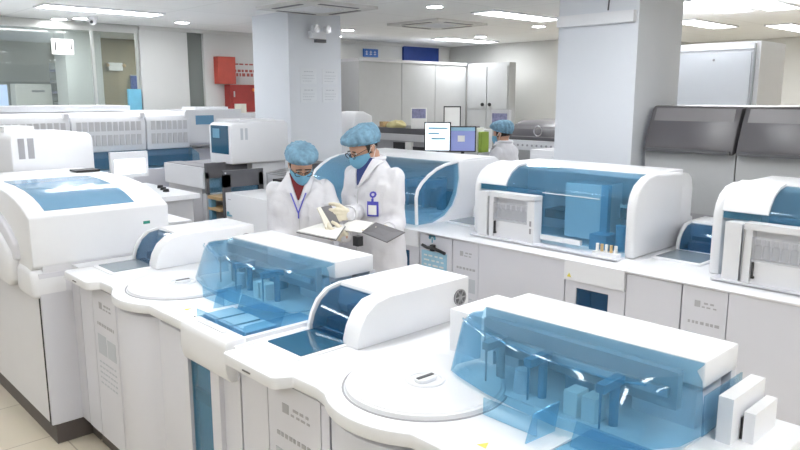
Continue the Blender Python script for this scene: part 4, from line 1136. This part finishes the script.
    for sd in (-1, 1):
        la = [(sd*.060, 1.484), (sd*.098, 1.462), (sd*.070, 1.375), (sd*.004, 1.305)]
        q = drape(bvh, quadgrid(*la, 6, 10), .013, .007)
        fin(q, 'lapel', 'coat', coat)
    q = MB().tube([(.071*math.sin(a), .006+.070*-math.cos(a), 1.478 - .004*math.cos(a)) for a in [math.radians(38+284*k/24) for k in range(25)]], [.010+.008*math.sin(PI*k/24) for k in range(25)], 8)
    fin(q, 'collar', 'coat', coat)
    fin(drape(bvh, quadgrid((.004, 1.30), (.007, 1.30), (.008, .55), (.005, .55), 1, 40), .0035, .004), 'placket', 'cab', coat)
    for z in (1.26, 1.12, .98):
        fin(drape(bvh, [[(-.012+.007*math.cos(PI*k/4)*j, z+.007*math.sin(PI*k/4)*j) for k in range(9)] for j in (.15, 1)], .006, .004), 'button', 'panelgrey', coat)
    fin(drape(bvh, quadgrid((.065, 1.285), (.165, 1.285), (.162, 1.16), (.068, 1.16), 6, 6), .006, .004), 'chest_pocket', 'coat', coat)
    if badge:
        q = drape(bvh, quadgrid((.085, 1.235), (.150, 1.235), (.150, 1.145), (.085, 1.145), 4, 4), .013, .004)
        bd = fin(q, 'name_badge', 'badge', coat)
        fin(drape(bvh, quadgrid((.094, 1.213), (.141, 1.213), (.141, 1.155), (.094, 1.155), 4, 4), .0155, .002), 'badge_card', 'paper', bd)
        fin(drape(bvh, quadgrid((.112, 1.252), (.124, 1.252), (.124, 1.232), (.112, 1.232), 2, 2), .014, .004), 'badge_clip', 'badge', bd)
        q = MB()
        for k in range(12):
            a = 2*PI*k/12
            drape(bvh, quadgrid((.116+.015*math.cos(a)-.005, 1.276+.014*math.sin(a)+.005), (.116+.015*math.cos(a)+.005, 1.276+.014*math.sin(a)+.005),
                  (.116+.015*math.cos(a)+.005, 1.276+.014*math.sin(a)-.005), (.116+.015*math.cos(a)-.005, 1.276+.014*math.sin(a)-.005), 1, 1), .008, .003, q)
        drape(bvh, quadgrid((.111, 1.264), (.121, 1.264), (.118, 1.244), (.114, 1.244), 1, 1), .008, .003, q)
        fin(q, 'round_emblem', 'badge', coat)
    if badge is False:
        q = MB()
        for sd in (-1, 1): drape(bvh, quadgrid((sd*.048-.0045, 1.37), (sd*.048+.0045, 1.37), (.0045, 1.245), (-.0045, 1.245), 1, 12), .018, .003, q)
        drape(bvh, quadgrid((-.004, 1.247), (.004, 1.247), (.004, 1.21), (-.004, 1.21), 1, 2), .014, .003, q)
        fin(q, 'lanyard', 'badge', coat)
    # --- trousers and shoes
    t_ = MB(); shoes = []
    for x in (-.09, .09):
        limb(t_, [(x, 0, .88), (x*1.05, 0, .5), (x*1.1, .012, .12)], [.098, .075, .062])
    t_.loft([ell(.80, .15, .11), ell(.9, .17, .12), ell(1.0, .165, .112)])
    fin(remesh(t_, .011, 3), 'trousers', 'trouser', ang=180)
    for x in (-.1, .1):
        q = MB(); limb(q, [(x, .045, .05), (x*1.02, -.06, .048), (x*1.06, -.17, .04)], [.048, .048, .038]); q.box(x-.042, x+.042, -.19, .085, 0, .03, .012)
        fin(remesh(q, .009, 2), 'shoe', 'shoe', ang=180)
    # --- gloves
    for (S, E_, W), h in zip(arms, hands):
        if not h.get('glove'): continue
        wd_ = h.get('world', True)
        q = MB(); d_ = LD(h['d']) if wd_ else V(h['d'])
        hand(q, W, d_, LD(h['n']) if wd_ else h['n'], LD(h['t']) if wd_ else h['t'], h['curl'], 1.12, h.get('thumb', .5))
        u = (W-E_).normalized()
        q.cone(W - u*.05, W + V(d_)*.02, .038, .034, 16)
        fin(remesh(q, .0042, 1), 'glove', 'glove', ang=180)
    # --- hair, cap, mask, glasses
    g = MB(); g.ball((0, 0, 0), 1, 32, 20)
    for v in g.bm.verts:
        p = head_pt(v.co); v.co = V((0, -.022, .106)) + (p - V((0, -.022, .106)))*1.05
    bmesh.ops.delete(g.bm, geom=[v for v in g.bm.verts if (v.co.y < -.045 and v.co.z < .155) or v.co.z < .055], context='VERTS')
    g.solidify(.006); fin(g, 'hair', 'hair', head=True, ang=180)
    g = MB(); rings = []; NP = 72
    prof = [(.97, -.008), (1.0, -.014), (1.02, -.004), (1.13, .004), (1.22, .018), (1.25, .036), (1.20, .056), (1.05, .074), (.80, .087), (.48, .095), (.18, .098)]
    for k, (rr, zz) in enumerate(prof):
        ring = []
        for i in range(NP):
            a = 2*PI*i/NP
            ca, sa = math.cos(a), math.sin(a)
            zr = .138 + .034*(-sa)
            pl = .0 if k < 2 else (.010*math.sin(a*17+seed) + .012*noise.noise(V((ca*3.5, sa*3.5, zz*26+seed)))) * (1 if k < 8 else .5)
            f = rr + pl*6*min(1, .4+k*.12)*.8
            zz2 = zz + (.010*noise.noise(V((ca*4*rr, sa*4*rr, seed+5.0))) if k > 3 else 0)
            w = max(0, 1-zz/.09)
            ring.append(V((ca*.089*f, sa*.106*f - .012, zr*w + .146*(1-w) + zz2)))
        rings.append(ring)
    g.loft(rings); fin(g, 'bouffant_cap', 'capblue', head=True, ang=180)
    q = MB().tube([rings[0][i] for i in range(0, NP, 2)], .005, 6, True)
    fin(q, 'cap_band', 'maskblue', head=True)
    g = MB(); rings = []
    for j in range(9):
        t = j/8; z = .094 - t*.102
        ring = []
        for i in range(25):
            th = math.radians(-78 + 156*i/24)
            zz = z - (.012 if t < .5 else -.010)*(abs(i-12)/12)**2*(1.2-t if t < .5 else t)
            f = 1.0 - .10*max(0, t-.55)
            bul = .032*math.exp(-(th/.55)**2)*(math.sin(PI*min(1, .22+t*.75)))
            wx = .078*(1-.16*t)
            ring.append(V((math.sin(th)*wx*f*1.03, -.022 - math.cos(th)*(.100*f) - bul, zz)))
        rings.append(ring)
    g.loft(rings, closed=False); g.solidify(.003)
    mk = fin(g, 'face_mask', 'maskblue', head=True, ang=60)
    for sd in (-1, 1):
        q = MB().tube([(sd*.074, -.036, .078), (sd*.082, -.01, .105), (sd*.085, .012, .112), (sd*.085, .018, .09), (sd*.080, -.005, .060), (sd*.064, -.036, .012)], .0018, 5)
        fin(q, 'ear_loop', 'paper', mk, head=True)
    if glasses:
        q = MB()
        for sd in (-1, 1):
            q.tube([(sd*.033+.025*math.cos(2*PI*i/20), -.134+.012*abs(math.cos(PI*i/20))*0, .103+.019*math.sin(2*PI*i/20)) for i in range(20)], .0022, 6, True)
            q.tube([(sd*.058, -.132, .108), (sd*.076, -.09, .110), (sd*.083, .005, .106)], .002, 6)
        q.tube([(-.009, -.134, .106), (0, -.137, .109), (.009, -.134, .106)], .002, 6)
        fin(q, 'glasses', 'black', head=True)
    r.location = loc; r.rotation_euler = (0, 0, rot)
    return r

R = math.radians
# man: looks down to the picture left, both forearms forward, right hand grips a small dark booklet
person('person in white coat with blue-framed badge, holding papers, right of two in masks', (-3.475, 3.014, 0), R(10), 1.055, R(-20), R(28),
       [dict(wrist=(-3.306, 2.672, 1.250), d=(-.14, -.97, .02), n=(-.95, .12, .05), t=(0, .05, 1), curl=[.30, .35, .4, .45], glove=True, thumb=.8, pole=(-.15, .75, -1)),
        dict(wrist=(-3.108, 2.819, 1.156), d=(-.25, -.95, .0), n=(-.1, 0, 1), t=(.8, -.3, 0), curl=.12, glove=True, pole=(-.15, .5, -1))],
       'navy', True, True, 3)
# woman: faces the camera, looks down to the picture right at the papers
person('person in white coat over a maroon jumper, mask and cap, left of two reading papers', (-3.752, 2.637, 0), R(50), .99, R(14), R(30),
       [dict(wrist=(-3.630, 2.403, 1.062), d=(.75, .25, .1), n=(0, .2, 1), t=(.3, -.8, 0), curl=.15, glove=True, pole=(-.05, .3, -1)),
        dict(wrist=(-3.250, 2.600, 1.130), d=(-.20, -.9, .22), n=(-.8, .2, .5), t=(-.2, .25, 1), curl=[.6, .7, .75, .8], glove=True, thumb=.9, pole=(-.1, .5, -1))],
       'maroon', False, True, 8)
# far person, seen from behind and the side
person('person in white coat and cap in the back by the near pillar, facing left', (-4.575, 5.76, 0), R(-82), 1.012, R(-4), R(10),
       [dict(wrist=(-.16, -.34, 1.12), d=(.2, -1, 0), n=(0, 0, -1), t=(1, 0, 0), curl=.25, world=False),
        dict(wrist=(.16, -.34, 1.12), d=(-.2, -1, 0), n=(0, 0, -1), t=(-1, 0, 0), curl=.25, world=False)],
       'paper', None, False, 5, face_detail=False)

# ------------------------------------------------------------------ papers and folder held by the two people
r = thing('paper_file', 'open white paper file held between the two people', 'file', (-3.275, 2.553, 1.140))
MB().sheet([(-3.469, 2.409, 1.153), (-3.118, 2.430, 1.153), (-3.238, 2.593, 1.197), (-3.385, 2.534, 1.197)], .006).build('left_pages', 'paper', r)
MB().sheet([(-3.472, 2.406, 1.149), (-3.115, 2.428, 1.149), (-3.236, 2.595, 1.194), (-3.388, 2.536, 1.194)], -.004).build('left_cover', 'folder', r)
MB().sheet([(-3.291, 2.581, 1.166), (-3.137, 2.635, 1.160), (-3.132, 2.727, 1.209), (-3.321, 2.716, 1.209)], .006).build('right_pages', 'paper', r)
MB().box(-3.12, -3.075, 2.555, 2.595, 1.10, 1.157, .006).build('clip', 'black', r)
r = thing('grey_folder', 'dark grey folder flap held flat at the right end of the paper file', 'folder', (-3.053, 2.720, 1.162))
MB().sheet([(-3.130, 2.633, 1.164), (-2.857, 2.585, 1.151), (-2.855, 2.722, 1.190), (-3.116, 2.732, 1.212)], .006).build('cover', 'folder', r)
r = thing('small_booklet', 'small dark booklet with pale edge gripped upright by a gloved hand', 'booklet', (-3.3, 2.54, 1.18))
MB().sheet([(-3.348, 2.501, 1.307), (-3.337, 2.568, 1.313), (-3.269, 2.587, 1.192), (-3.278, 2.542, 1.178)], .012).build('cover', 'folder', r)
MB().sheet([(-3.353, 2.478, 1.304), (-3.349, 2.500, 1.307), (-3.279, 2.541, 1.178), (-3.285, 2.497, 1.177)], .012).build('pages', 'papercream', r)

# ------------------------------------------------------------------ camera and render look
cd = bpy.data.cameras.new('camera'); cam = bpy.data.objects.new('camera', cd); COL.objects.link(cam)
cam.location = (0, 0, 1.95)
cam.rotation_euler = (math.radians(90-10.262), 0, math.radians(46.79))
cd.sensor_width = 36; cd.lens = 36*707/800; cd.clip_start = .05
SC.camera = cam
wd = bpy.data.worlds.new('world'); SC.world = wd; wd.use_nodes = True
wd.node_tree.nodes['Background'].inputs['Color'].default_value = (.8, .85, .9, 1)
wd.node_tree.nodes['Background'].inputs['Strength'].default_value = .2
vs = SC.view_settings
vs.view_transform = 'Standard'; vs.look = 'None'; vs.gamma = 1; vs.use_curve_mapping = False
vs.exposure = 0.64
cy = SC.cycles
cy.max_bounces = 10; cy.diffuse_bounces = 5; cy.glossy_bounces = 4; cy.transparent_max_bounces = 24
cy.use_denoising = True
cy.caustics_reflective = False; cy.caustics_refractive = False
